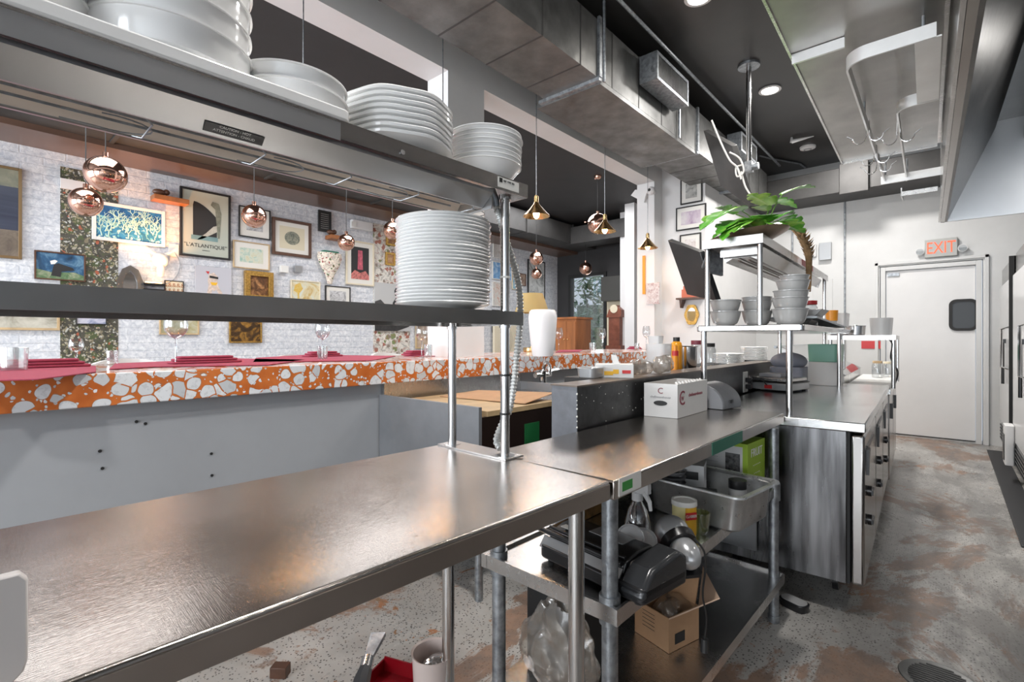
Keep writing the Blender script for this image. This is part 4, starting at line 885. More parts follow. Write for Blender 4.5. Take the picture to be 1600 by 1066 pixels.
# mirror
a, b_ = GX(181, 0, XW)[1], GX(223, 0, XW)[1]; zt = GX(200, 415, XW)[2]; zb = GX(200, 474, XW)[2]
t = thing('arched_mirror', 'arched mirror with silver frame left of the picture lamp', 'mirror', (XW+.01, (a+b_)/2, zb))
def archp(m_, x): 
    w = (b_-a)/2-m_; c = (a+b_)/2; return [Vector((x, c-w, zb+m_)), Vector((x, c+w, zb+m_)), Vector((x, c+w, zt-.16)), Vector((x, c+w*.6, zt-.04-m_)), Vector((x, c, zt-m_)), Vector((x, c-w*.6, zt-.04-m_)), Vector((x, c-w, zt-.16))]
ring(archp(0, XW+.008), archp(.05, XW+.008), (.03,0,0)).build('frame', M['pole'], t)
MB().prism(archp(.05, XW+.008), (.012,0,0)).build('glass', M['mirror'], t)
# picture lamp bar, its warm light, skull, lettered block, socket
t = thing('picture_light', 'black wall bar lamp casting warm light up the brick', 'wall lamp', GX(240, 444, XW+.02)); PLT = t
q0, q1 = GX(223, 441, XW+.05), GX(256, 443, XW+.05); MB().box(XW+.008, XW+.08, q0[1], q1[1], q0[2]-.03, q0[2]-.005).box(XW+.008, XW+.06, q0[1], q1[1], q0[2]-.075, q0[2]-.06).build('bar', M['black'], t)
MB().cyl((XW+.06, q0[1]+.02, q0[2]), (XW+.06, q1[1]-.02, q0[2]), .008).build('tube', simple('picture_tube', (1,.7,.4), .3, emit=12, ecol=(1,.55,.2)), t)
l = bpy.data.lights.new('picture_glow', 'AREA'); l.energy = .8; l.size = .3; l.shape = 'RECTANGLE'; l.size_y = .05; l.color = (1,.55,.22)
lo = bpy.data.objects.new('picture_glow', l); lo.location = (XW+.12, (q0[1]+q1[1])/2, q0[2]+.03); lo.rotation_euler = (R_(180), R_(20), R_(90)); C.objects.link(lo)
l = bpy.data.lights.new('picture_uplight', 'SPOT'); l.energy = 80; l.color = (1,.42,.13); l.spot_size = R_(110); l.spot_blend = .9; l.shadow_soft_size = .05
lo = bpy.data.objects.new('picture_uplight', l); lo.location = (XW+.25, (q0[1]+q1[1])/2, q0[2]+.05); lo.rotation_euler = (R_(180), R_(-6), 0); C.objects.link(lo)
q = GX(250, 407, XW+.05); t = MB(); t.sphere((XW+.06, q[1], q[2]), .07, 14, 10, sx=.7, sz=1.1).sphere((XW+.08, q[1], q[2]-.1), .035, 12, 8, sz=2).tube([(XW+.05, q[1]-.04, q[2]+.06), (XW+.05, q[1]-.11, q[2]+.1)], [.02, .008]).tube([(XW+.05, q[1]+.04, q[2]+.06), (XW+.05, q[1]+.11, q[2]+.1)], [.02, .008])
tag(t.build('animal_skull', M['paper']), 'small white animal skull on the warmly lit brick', 'skull')
t, x, ia, ib, z0, z1 = frame(256, 286, 438, 461, 'small cream block printed with rows of orange characters', M['ink'], M['cream'], .008)
for k in range(3): lettering(['HLAI','EOTF','SWNR'][k] if 0 else '&&&&&' , .06, M['wood'] if k < 2 else M['ink'], t, (x, (ia+ib)/2, z1-.04-k*.055), (0,1,0), (0,0,1), 'character_row')
q = GX(272, 391, XW); tag(MB().box(XW+.0, XW+.012, q[1]-.05, q[1]+.04, q[2]-.07, q[2]+.06).build('wall_socket', M['paper'], bevel=.002), 'white wall socket below the coral photograph', 'socket')
pls = MB().tube(smooth([(XW+.012, q[1], q[2]-.02), (XW+.02, q[1]+.05, q[2]-.15), (XW+.02, q[1]-.02, q[2]-.32), (XW+.03, q[1]-.2, q[2]-.4)], 6), .004).build('cord', M['galv'], PLT)
def wshelf(px, py, w, label):
    q = GX(px, py, XW); t = thing('floating_ledge', label, 'ledge', (XW+.06, q[1], q[2])); MB().box(XW+.008, XW+.16, q[1]-w/2, q[1]+w/2, q[2]-.03, q[2]+.02).build('ledge', M['wood'], t, bevel=.003)
    MB().sphere((XW+.08, q[1]-w*.3, q[2]+.06), .04, 10, 8, sy=1.5, sz=.8).sphere((XW+.08, q[1]-w*.1, q[2]+.07), .03, 10, 8).build('ornament', M['wood_d'], t)
wshelf(262, 315, .3, 'small orange wooden ledge with ornament beside the black poster'); wshelf(520, 373, .22, 'small orange wooden ledge left of the white framed poster')
# floral wall planter
q = GX(512, 404, XW); t = thing('wall_planter', 'flower patterned cone shaped planter on the wall', 'planter', (XW+.08, q[1], q[2]-.3))
fl = m_floral('flower_ceramic', (.5,.45,.38), [(2.5,.3,(.3,.05,.04)), (2,.3,(.1,.16,.06)), (3,.3,(.7,.65,.55))], 10)
b = MB(); b.lathe([(0, -.34), (.03, -.33), (.06, -.22), (.13, -.1), (.165, 0), (.16, .06), (.14, .06), (.0, .02)], 22, (XW+.09, q[1], q[2])); b.v = [Vector((XW+.008+max(0, (p.x-XW))*.5, p.y, p.z)) for p in b.v]; b.build('body', fl, t)
b = MB(); b.box(XW+.01, XW+.1, q[1]-.1, q[1]+.1, q[2]+.05, q[2]+.085); b.build('rim_leaves', M['dkgreen'], t)
# emergency light, small metal boxes
q = GX(561, 353, XW); t = thing('emergency_light', 'white twin emergency light box high on the brick wall', 'emergency light', (XW+.05, q[1], q[2]))
MB().rbox(XW+.008, XW+.09, q[1]-.15, q[1]+.17, q[2]-.06, q[2]+.05, .02).build('case', M['white'], t, bevel=.004); MB().box(XW+.09, XW+.1, q[1]-.17, q[1]-.1, q[2]-.05, q[2]+.02).build('lens', M['paper'], t)
for k, (px, n_) in enumerate(((441, 'left'), (463, 'right'))):
    q = GX(px, 421, XW); tag(MB().box(XW+.008, XW+.06, q[1]-.04, q[1]+.05, q[2]-.04, q[2]+.04).build('wall_box', M['silver'] if k else M['paper']), 'small %s of two little metal boxes above the ornate gold frame' % n_, 'box')
# low pictures seen beneath the shelf
t, x, ia, ib, z0, z1 = frame(-70, 93, 455, 515, 'long landscape picture in a thin frame at the left, below the shelf', M['wood_l'], oil('pale_land', (.25,.23,.18), (.45,.43,.36), (.6,.58,.5), 6, 21), .02)
t, x, ia, ib, z0, z1 = frame(248, 310, 478, 523, 'picture behind the tall left wine glass', M['wood_l'], oil('olive_pic', (.1,.09,.04), (.4,.36,.2), (.6,.6,.5), 5, 22), .014)
t, x, ia, ib, z0, z1 = frame(357, 408, 468, 536, 'dark brown and gold painting in a thin gold frame below the shelf', M['gold'], oil('brown_abstract', (.015,.01,.005), (.06,.03,.01), (.5,.25,.04), 8, 23), .016)
t, x, ia, ib, z0, z1 = frame(118, 166, 494, 507, 'small blue and white picture at the top of the wallpaper strip', M['ink'], oil('blue_pic', (.1,.15,.3), (.5,.5,.6), (.7,.7,.7), 9, 24), .008)
t, x, ia, ib, z0, z1 = frame(648, 673, 470, 545, 'tan picture behind the wine glass near the pillar', M['wood_l'], oil('tan_pic', (.3,.2,.12), (.5,.38,.28), (.6,.5,.4), 4, 25), .02)
# pictures beyond the pillar
for a0, a1, y0, y1, lab, mt, art in (
    (768, 798, 408, 436, 'blue sky photograph seen between pillar and post', 'paper', oil('blue_sky', (.05,.15,.4), (.2,.4,.65), (.7,.75,.8), 6, 31)),
    (768, 794, 440, 478, 'pale sketch below the blue photograph', 'paper', oil('pale_sketch', (.4,.4,.38), (.62,.6,.56), (.5,.2,.1), 8, 32)),
    (768, 793, 484, 520, 'grey drawing at the middle shelf level by the post', 'ink', oil('grey_sketch', (.2,.2,.2), (.5,.5,.5), (.7,.7,.7), 8, 33)),
    (769, 796, 366, 402, 'upper white sheet between pillar and conduit', 'paper', oil('white_sheet', (.5,.45,.4), (.68,.67,.65), (.7,.7,.7), 8, 34)),
    (799, 808, 412, 452, 'narrow blue picture right of the post', 'cream', oil('narrow_blue', (.1,.3,.5), (.3,.5,.6), (.6,.6,.6), 8, 35)),
    (809, 820, 427, 446, 'small dark striped picture left of the tall black poster', 'wood_d', oil('striped', (.05,.02,.02), (.3,.2,.15), (.5,.4,.3), 14, 36)),
    (823.5, 850, 405, 466, 'tall black framed poster behind two copper globes', 'ink', oil('tall_poster', (.05,.05,.05), (.5,.5,.48), (.66,.66,.64), 5, 37))):
    frame(a0, a1, y0, y1, lab, M[mt], art, .022 if a0 == 823.5 else .012)
# cream door with oval mirror seen through the gap, below the shelf
q0, q1 = GX(773, 500, -5.9), GX(812, 500, -5.9); t = thing('cream_dresser_mirror', 'cream panel with oval mirror behind the bar right of the near pillar', 'mirror', (-5.9, (q0[1]+q1[1])/2, 0))
MB().box(-5.95, -5.9, q0[1], q1[1], 0, 1.5).build('panel', M['cream'], t); b = MB(); cy = (q0[1]+q1[1])/2; b.prism([(-5.899, cy+.12*cos(2*pi*k/24), 1.22+.22*sin(2*pi*k/24)) for k in range(24)], (.01,0,0)).build('oval_glass', M['mirror'], t)
# cabinet, clock, grey wall box, window greenery
def atY(px, py, Y): return GY(px, py, Y)
a, b_ = GY(872, 552, 6.0), GY(900, 552, 6.0); zt = GY(880, 499, 6.0)[2]
t = thing('wooden_cabinet', 'orange wooden two door cabinet behind the wine glass', 'cabinet', ((a[0]+b_[0])/2, 6.2, 0))
MB().box(a[0]-.05, b_[0], 6.0, 6.4, .0, zt).build('body', M['wood'], t, bevel=.004); MB().box(a[0]-.08, b_[0]+.02, 5.98, 6.42, zt, zt+.03).build('top', M['wood'], t); mx_ = (a[0]+b_[0])/2
for s in (0, 1): 
    dd = MB().box(a[0]+.0+s*(mx_-a[0]), mx_-.005+s*(mx_-a[0]), 5.985, 5.999, .1, zt-.04).build('door', M['wood'], t, bevel=.003); MB().sphere((mx_+(.03 if s else -.03), 5.975, zt-.3), .012, 8, 6).build('knob', M['brass'], dd)
a, b_ = GY(951, 552, 7.3), GY(968, 552, 7.3); zt = GY(960, 494, 7.3)[2]
t = thing('longcase_clock', 'tall reddish wooden longcase clock beside the glass door', 'clock', ((a[0]+b_[0])/2, 7.4, 0)); cm = simple('reddish_wood', (.22,.07,.04), .35, var=.3, vscale=8)
MB().box(a[0], b_[0], 7.3, 7.5, 0, zt).box(a[0]-.04, b_[0]+.04, 7.27, 7.5, .0, GY(960, 540, 7.3)[2]).box(a[0]-.03, b_[0]+.03, 7.28, 7.5, zt-.02, zt+.02).build('trunk', cm, t)
z2 = GY(960, 477, 7.3)[2]; MB().prism([(a[0]-.03, 7.3, zt+.02), (b_[0]+.03, 7.3, zt+.02), (b_[0]+.03, 7.3, zt+.1), ((a[0]+b_[0])/2+.03, 7.3, z2), ((a[0]+b_[0])/2-.05, 7.3, z2-.03), (a[0], 7.3, zt+.1)], (0,.18,0)).build('hood', cm, t)
MB().cyl(((a[0]+b_[0])/2, 7.29, zt+.12), ((a[0]+b_[0])/2, 7.3, zt+.12), .07, n=20).build('dial', M['cream'], t)
a, b_ = GY(939, 433, 7.9), GY(969, 469, 7.9); tag(MB().box(a[0], b_[0]+.1, 7.9, 8.1, b_[2], a[2]).build('wall_cabinet', simple('dark_grey_box', (.06,.06,.055), .5), bevel=.004), 'dark grey box fixed high beside the glass door', 'box')
# garden seen through the glass door
gd = thing('garden_shrub', 'bright green shrubs outside the glass door', 'shrub', (-4.9, 9.8, 0)); b = MB(); b2 = MB(); random.seed(11)
for k in range(3200):
    c_ = Vector((random.uniform(-6.6, -3.4), random.uniform(9.2, 10.6), random.uniform(.1, 2.9))); a_ = Vector((random.uniform(-1,1), random.uniform(-1,1), random.uniform(-.4,1))).normalized(); s_ = a_.orthogonal().normalized(); L_ = random.uniform(.12, .3)
    (b if k % 3 else b2).add([c_-s_*.012, c_+a_*L_*.5-s_*.03, c_+a_*L_, c_+a_*L_*.5+s_*.03], [(0,1,2,3)])
MB().box(-7.2, -2.8, 10.7, 11.2, 0, 2.1).build('hedge_body', simple('hedge', (.03,.08,.03), .9, var=.6, vscale=5, bmp=.6, bscale=12), gd)
b.build('foliage', simple('garden_leaf', (.07,.2,.07), .5, var=.5, vscale=2), gd); b2.build('light_foliage', simple('garden_leaf_light', (.25,.42,.3), .5, var=.4), gd)
for k in range(6): MB().tube([(-6.4+k*.55, 10, 0), (-6.3+k*.55, 10.05, 1.2), (-6.45+k*.55, 9.9, 2.4)], [.03,.025,.01]).build('stem', M['wood_d'], gd)
struct(MB().box(-9, -1, 8.36, 14, -.06, -.01).build('floor_outside', simple('outside_paving', (.4,.4,.38), .8)))
# frames on the partition wall (face Y = 5.92)
def frameY(px0, px1, y0, y1, label, art, fw=.014, mount=.05, Y=5.92):
    a, b_ = GY(px0, y0, Y), GY(px1, y0, Y); z1 = GY(px0, y0, Y)[2]; z0 = GY(px0, y1, Y)[2]; yy = Y-.02
    t = thing('framed_picture', label, 'picture', ((a[0]+b_[0])/2, yy, z0))
    x0, x1 = a[0], b_[0]
    if fw: MB().box(x0, x0+fw, yy, Y-.001, z0, z1).box(x1-fw, x1, yy, Y-.001, z0, z1).box(x0+fw, x1-fw, yy, Y-.001, z0, z0+fw).box(x0+fw, x1-fw, yy, Y-.001, z1-fw, z1).build('frame', M['blackm'], t)
    if mount: MB().box(x0+fw, x1-fw, yy+.008, Y-.001, z0+fw, z1-fw).build('mount', M['paper'], t)
    m_ = fw+mount; MB().box(x0+m_, x1-m_, yy+.006, yy+.0079 if mount else Y-.001, z0+m_, z1-m_).build('artwork', art, t); return t
frameY(1064, 1098, 282, 321, 'top framed print of three beside the duct', oil('grey_plant', (.12,.13,.12), (.4,.4,.38), (.55,.55,.52), 20, 41))
frameY(1057, 1104, 326, 362, 'middle framed print with a purple flower', oil('purple_flower', (.3,.2,.32), (.52,.44,.52), (.62,.6,.6), 7, 42))
frameY(1063, 1096, 368, 404, 'lowest of three framed prints, partly behind the screen', oil('skyline', (.4,.32,.3), (.66,.62,.6), (.7,.7,.7), 18, 43))
frameY(1011, 1031, 443, 476, 'unframed poster of old buildings on the far pillar', oil('old_building', (.3,.16,.16), (.55,.5,.5), (.7,.7,.7), 26, 44), 0, 0, 5.70)
frameY(1004.5, 1008.5, 400, 460, 'thin orange strip picture beside the far pillar', M['orange'], 0, 0, 5.69)
# gold mirror, ledge with figure
q = GY(1081, 492, 5.91); t = thing('gold_mirror', 'small ornate gold mirror on the partition wall', 'mirror', q)
def oval(rx, rz, y, n=28, w=0): return [Vector((q[0]+rx*(1+w*cos(6*2*pi*k/n))*cos(2*pi*k/n), y, q[2]+rz*(1+w*cos(6*2*pi*k/n))*sin(2*pi*k/n))) for k in range(n)]
ring(oval(.085, .125, 5.915, w=.05), oval(.055, .085, 5.915), (0,-.02,0)).build('frame', M['gold'], t); MB().prism(oval(.055, .085, 5.912), (0,-.006,0)).build('glass', M['mirror'], t)
q = GY(1079, 466, 5.9); t = thing('carved_ledge', 'small dark wall ledge with an orange figure below the screen', 'ledge', q)
MB().box(q[0]-.13, q[0]+.16, 5.77, 5.919, q[2]-.02, q[2]).build('ledge', M['wood_d'], t); MB().prism([(q[0]-.1, 5.8, q[2]-.02), (q[0]-.06, 5.8, q[2]-.02), (q[0]-.09, 5.8, q[2]-.12)], (0,.1,0)).build('bracket', M['wood_d'], t)
b = MB().box(q[0]-.07, q[0]+.0, 5.8, 5.88, q[2], q[2]+.1).box(q[0]-.05, q[0]-.02, 5.8, 5.88, q[2]+.1, q[2]+.14).prism([(q[0], 5.8, q[2]), (q[0]+.14, 5.8, q[2]), (q[0], 5.8, q[2]+.06)], (0,.08,0)).build('figure', simple('terracotta', (.5,.13,.07), .5), t)
# security camera
q = GY(1012, 300, 5.68); t = thing('security_camera', 'white dome security camera on the far pillar top', 'camera', q)
q = GY(1017, 298, 5.62); MB().sphere(q, .05, 18, 12).cyl(q, (q[0], 5.699, q[2]), .03).build('dome', M['white'], t); MB().sphere(q+Vector((0,-.035,0)), .022, 12, 8).build('lens', M['black'], t)
MB().slab4([q+Vector((-.28,.05,.0)), q+Vector((-.1,.05,-.12)), q+Vector((-.06,.05,.03)), q+Vector((-.22,.05,.06))], .03).tube([q+Vector((-.1,.06,0)), q], .015).build('bracket', M['white'], t)
# ================================================================ TV, SCREEN, EXIT SIGN, WALL BOXES
def tv(q, th, label, nm='television', bm='black'):
    q = [Vector(p) for p in q]; n = (q[1]-q[0]).cross(q[3]-q[0]).normalized(); t = thing(nm, label, 'screen', sum(q, Vector())/4)
    MB().prism(q, n*th).build('casing', M[bm], t, bevel=.003); c = sum(q, Vector())/4
    MB().prism([c+(p-c)*.94 - n*.0012 for p in q], n*.001).build('display', M['screen'], t); MB().prism([c+(p-c)*.5 + n*th for p in q], n*.03).build('rear_cover', M[bm], t); return t, q, n
tA, q, n = tv([P(1080,458,3.0), P(1050,373,3.0), P(1101,392,2.72), P(1127,468,2.72)], -.03, 'black flat screen tilted down on an arm left of the second overshelf')
MB().tube([P(1098,428,2.85), P(1100,415,2.72), P(1106,400,2.66)], .012).build('arm', M['galv'], tA)
MB().slab4([P(1106,385,2.68), P(1130,400,2.7), P(1130,431,2.7), P(1110,426,2.68)], .02).build('arm_plate', M['galv'], tA)
tB, q, n = tv([P(1133,287,4.55), P(1107,202,4.55), P(1152,226,4.2), P(1180,320,4.2)], -.05, 'dark flat screen hanging tilted from the ceiling pole', 'hanging_screen', 'duct_dark')
po = GZ(1162, 128, ZK)
cp = thing('ceiling_pole', 'steel pole with clamp carrying the hanging screen', 'pole', (po[0], po[1], ZK))
tt = 4.35
b0 = P(1170, 262, tt); po2 = Vector((b0[0], b0[1], ZK))
MB().cyl(b0, po2, .022).build('pole', M['pole'], cp); MB().cyl(po2-Vector((0,0,.02)), po2, .09).build('ceiling_plate', M['galv'], cp)
MB().cyl(b0-Vector((.08,0,0)), b0+Vector((.08,0,0)), .03).box(b0[0]-.03, b0[0]+.03, b0[1]-.03, b0[1]+.03, b0[2]-.04, b0[2]+.05).build('clamp', M['galv'], cp)
for k, pts in enumerate(([(1112,188),(1126,222),(1140,250),(1152,262),(1158,280),(1152,262)], [(1140,238),(1156,248),(1162,268),(1152,276),(1150,262),(1160,258)], [(1158,268),(1164,290),(1172,304)])):
    tag(MB().tube(smooth([P(px, py, 4.12+.02*k) for px, py in pts], 6), .007).build('loose_cable', M['paper']), 'white cable looped behind the hanging screen, %s' % ['longest run','coiled middle loop','short lower end'][k], 'cable', 'white cables at the hanging screen')
# exit sign
q = GY(1470.5, 388, YB); t = thing('exit_sign', 'grey exit sign with red letters over the white door', 'sign', (q[0], YB-.03, q[2]-.1))
a, b_ = GY(1445, 388, YB)[0], GY(1496, 388, YB)[0]; z0, z1 = GY(1470, 402, YB)[2], GY(1470, 374, YB)[2]
MB().box(a, b_, YB-.06, YB-.001, z0, z1).build('case', simple('sign_grey', (.42,.42,.4), .4), t, bevel=.006)
lettering('EXIT', (z1-z0)*.92, M['exit'], t, ((a+b_)/2, YB-.0612, (z0+z1)/2-.004), (1,0,0), (0,0,1), 'letters', .66, .001)
for s, xx in ((-1, a-.045), (1, b_+.045)):
    l = MB().cyl((xx, YB-.001, q[2]-.02), (xx, YB-.07, q[2]-.03), .03, .045, 16).build('lamp_head', M['white'], t); MB().cyl((xx, YB-.071, q[2]-.03), (xx, YB-.075, q[2]-.03), .038).build('lens', M['glass'], l)
def bx(px0, px1, py0, py1, m, name, label, cat, Y=YB, d=.06, bev=.004):
    a, b_ = GY(px0, py0, Y), GY(px1, py1, Y); z1_ = GY((px0+px1)/2, py0, Y)[2]; z0_ = GY((px0+px1)/2, py1, Y)[2]
    return tag(MB().box(a[0], b_[0], Y-d, Y-.0005, z0_, z1_).build(name, M[m], bevel=bev), label, cat)
bx(1281, 1300, 380, 407, 'silver', 'electrical_box', 'grey rounded electrical box on the rear wall', 'electrical box')
bx(1269, 1276, 383, 402, 'offwhite', 'switch_box', 'small pale box left of the grey electrical box', 'electrical box', d=.04)
bx(1270, 1301, 437, 515, 'offwhite', 'wall_panel_board', 'flat grey board on the rear wall behind the orange cup', 'board', d=.012)
bx(1346, 1382, 533, 545, 'red', 'red_notice', 'red notice strip on the rear wall below the far shelf', 'notice', d=.01, bev=0)
# ================================================================ FRIDGES
def fridge(y0, y1, label, x=.43):
    t = thing('upright_fridge', label, 'fridge', (x+.35, (y0+y1)/2, 0)); M1 = M['steel']
    MB().box(x+.06, x+.8, y0, y1, .15, 1.99).build('body', M1, t, bevel=.004)
    MB().box(x+.02, x+.06, y0, y1, 1.82, 1.99).build('control_panel', M['steel_edge'], t, bevel=.003)
    d_ = MB().box(x, x+.055, y0+.03, y1-.02, .36, 1.80).build('door', simple('white_enamel', (.66,.66,.66), .2), t, bevel=.006)
    MB().box(x-.012, x+.06, y0, y0+.03, .3, 1.99).build('gasket', M['rubber'], d_)
    MB().box(x-.006, x, y0+.031, y0+.1, .36, 1.8).build('edge_strip', M['pole'], d_)
    MB().tube([(x, y0+.2, 1.35), (x-.05, y0+.2, 1.33), (x-.05, y0+.2, .98), (x, y0+.2, .96)], .011).build('handle', M['chrome'], d_)
    MB().box(x-.03, x, y0+.5, y0+.58, 1.2, 1.24).cyl((x-.02, y0+.54, 1.2), (x-.02, y0+.54, .8), .012).build('latch', M['black'], d_)
    MB().box(x+.01, x+.05, y0, y1, .15, .34).build('kick_grille', M['silver'], t)
    b = MB()
    for k in range(5): b.box(x-.0, x+.012, y0+.05, y1-.05, .17+k*.034, .185+k*.034)
    b.build('grille_slat', M['black'], t)
    if y0 < 5: cv = MB().rbox(x-.06, x-.001, y1-.2, y1-.0, .16, .5, .015, 4).build('condenser_cover', M['white'], t, bevel=.004); MB().box(x-.066, x-.0605, y1-.17, y1-.05, .2, .42).build('cover_grille', M['black'], cv)
    for xx in (x+.1, x+.7):
        for yy in (y0+.08, y1-.08): MB().cyl((xx-.02, yy, .05), (xx+.02, yy, .05), .05).box(xx-.015, xx+.015, yy-.02, yy+.02, .06, .15).build('castor', M['black'], t)
fridge(6.3, 7.6, 'tall fridge with white door beside the exit door'); fridge(4.75, 6.15, 'nearer tall steel fridge at the right edge of the picture')

# ================================================================ UNDERCOUNTER COOLER
co = thing('undercounter_cooler', 'stainless undercounter cooler with streaked end panel and tray slides', 'cooler', (-.28, 2.6, 0), R_(2.0))
KM = Matrix.Translation((-.262, 2.585, 0)) @ Matrix.Rotation(R_(2.0), 4, 'Z')   # local x left negative, y away
kl = lambda: MB().at(KM)
kl().box(-.70, 0, 0, 2.26, .835, .877).build('worktop', M['steel_cool'], co, bevel=.004)
kl().box(-.68, -.07, .02, 2.24, .16, .834).build('cabinet_body', M['steel_v'], co, bevel=.003)
kl().box(-.0699, -.058, .03, 2.24, .16, .83).build('rubber_seal', M['rubber'], co)
for i in range(3):
    y0 = .03+i*.735; dd = kl().box(-.0575, -.005, y0, y0+.72, .16, .82).build('door', M['steel_edge'], co, bevel=.012, seg=3)
    kl().box(-.0045, .0, y0+.1, y0+.5, .74, .76).build('door_recess', M['black'], dd)
    kl().prism([(-.004, y0+.05, .75), (-.004, y0+.13, .75), (-.004, y0+.05, .64)], (.012,0,0)).build('hinge_guard', M['black'], dd)
    for z in (.55, .42): kl().cyl((-.004, y0+.14, z), (.012, y0+.14, z), .024, n=14).box(.012, .02, y0+.1, y0+.18, z-.01, z+.01).build('latch', M['black'], dd)
for x in (-.6, -.14):
    for y in (.32, 2.0):
        w_ = kl().cyl((x-.012, y, .055), (x+.012, y, .055), .055, n=20).build('castor', M['black'], co); kl().box(x-.02, x+.02, y-.03, y+.03, .115, .16).box(x-.022, x-.014, y-.02, y+.02, .05, .12).box(x+.014, x+.022, y-.02, y+.02, .05, .12).build('castor_fork', M['chrome'], w_)
# second unit: refrigerated prep table with sloping glass lid
pt = thing('prep_cooler', 'refrigerated prep table with sloping clear lid near the rear wall', 'cooler', (-.4, 5.5, 0), R_(2.0))
kl().box(-.82, .01, 2.30, 3.9, .80, .845).build('worktop', M['steel_cool'], pt, bevel=.004)
kl().box(-.80, -.05, 2.31, 3.88, .12, .80).build('cabinet_body', M['steel_v'], pt)
for i in range(2):
    dd = kl().box(-.0495, .0, 2.33+i*.78, 3.08+i*.78, .12, .79).build('door', M['steel_edge'], pt, bevel=.008); kl().box(.001, .02, 2.4+i*.78, 2.46+i*.78, .6, .72).build('latch', M['black'], dd)
kl().box(-.80, -.30, 2.32, 3.85, .8455, .93).build('raised_rail', M['steel'], pt, bevel=.003)
kl().prism([(-.30, 2.34, .931), (-.78, 2.34, .931), (-.78, 2.34, 1.16)], (0,.008,0)).build('lid_side', simple('worn_white_panel', (.55,.55,.56), .3, .4, var=.2, vscale=14), pt)
kl().slab4([(-.29, 2.35, .933), (-.29, 3.8, .933), (-.78, 3.8, 1.17), (-.78, 2.35, 1.17)], .006).build('sloping_lid', M['glass'], pt)
kl().cyl((-.79, 2.2, 1.17), (-.79, 3.85, 1.17), .012).build('lid_rod', M['galv'], pt)
kl().box(-.28, .0, 2.35, 3.85, .846, .868).build('cutting_board', simple('white_board', (.68,.68,.66), .5), pt, bevel=.004)
for k, (x, y, w_, cc) in enumerate(((-.45,2.6,.12,'mint'),(-.45,2.85,.12,'redcloth'),(-.45,3.1,.12,'paper'),(-.62,2.7,.12,'cream'),(-.62,3.0,.12,'red'))):
    q = KM @ Vector((x, y, .931)); tag(MB().at(Matrix.Translation(q)).rbox(-.06, .06, -.09, .09, .0, .05, .015, 3, .1).build('food_pan', M[cc]), 'small food pan under the sloping lid, %s' % ['green one in front','crimson one in front','white one in front','cream one behind','red one behind'][k], 'food pan')
def jar(q, r, h, body, lid, label, nm='jar', cat='jar', lr=None, group=None):
    t = thing(nm, label, cat, q, 0, group); MB().lathe([(0,.0),(r*.9,0),(r,.008),(r,h*.75),(r*.8,h*.86),(r*.78,h*.9)], 24, q).build('body', M[body], t)
    MB().lathe([(0,h*1.0),(r*(lr or .85),h*1.0),(r*(lr or .87),h*.985),(r*(lr or .87),h*.86),(r*.8,h*.86)], 24, q).build('lid', M[lid], t); return t
jar(GZ(1371, 590, .869), .045, .16, 'glass', 'wood_l', 'clear jar on the cutting board below the far shelf, left one'); jar(GZ(1387, 589, .869), .04, .15, 'glass', 'cream', 'clear jar on the cutting board below the far shelf, right one')
# shelf over the prep table
fs = thing('small_overshelf', 'single tier steel overshelf above the prep table', 'shelf unit', (-.5, 4.7, .877), R_(2.0))
kl().box(-.37, .05, 1.95, 2.9, 1.262, 1.268).box(-.37, .05, 1.95, 1.953, 1.235, 1.262).box(.047, .05, 1.95, 2.9, 1.235, 1.262).build('shelf', M['steel'], fs)
for x in (-.355, .035):
    for y in (1.97, 2.88): kl().cyl((x, y, .878 if y < 2.2 else .87), (x, y, 1.262), .0135, n=14).build('post', M['pole'], fs)
KI = KM.inverted()
def onfs(px, py, z=1.269): return GZ(px, py, z)
q = KM @ Vector((-.20, 2.05, 1.269)); t = thing('saucepan', 'small steel saucepan on the far overshelf', 'saucepan', q); MB().lathe([(0,.003),(.055,0),(.062,.006),(.066,.07),(.07,.074),(.064,.072),(.058,.01),(0,.008)], 28, q).build('pan', M['pole'], t); MB().tube([q+Vector((-.06,0,.06)), q+Vector((-.1,.01,.09))], .008).build('handle', M['galv'], t); MB().sphere(q+Vector((0,0,.06)), .03, 10, 8, sz=.7).build('spoon_bowl', M['chrome'], t)
q = KM @ Vector((-.04, 2.05, 1.269)); tag(MB().lathe([(0,.003),(.062,0),(.07,.13),(.073,.13),(.065,.01),(0,.008)], 24, q).build('plastic_bucket', M['frosted']), 'translucent grey tub at the right end of the far overshelf', 'tub')
q = KM @ Vector((-.32, 2.1, 1.269)); tag(MB().box(q[0]-.04, q[0]+.09, q[1]-.07, q[1]+.2, q[2], q[2]+.035).build('shallow_pan', M['greyplas'], bevel=.005), 'dark shallow tray at the left end of the far overshelf', 'tray')
MB().tube(smooth([KM @ Vector(p) for p in ((0,1.96,1.25),(.03,1.96,1.2),(.02,1.97,1.1),(.06,2.0,1.0),(.04,2.05,.9))], 6), .005).build('cord', M['ink'], fs)
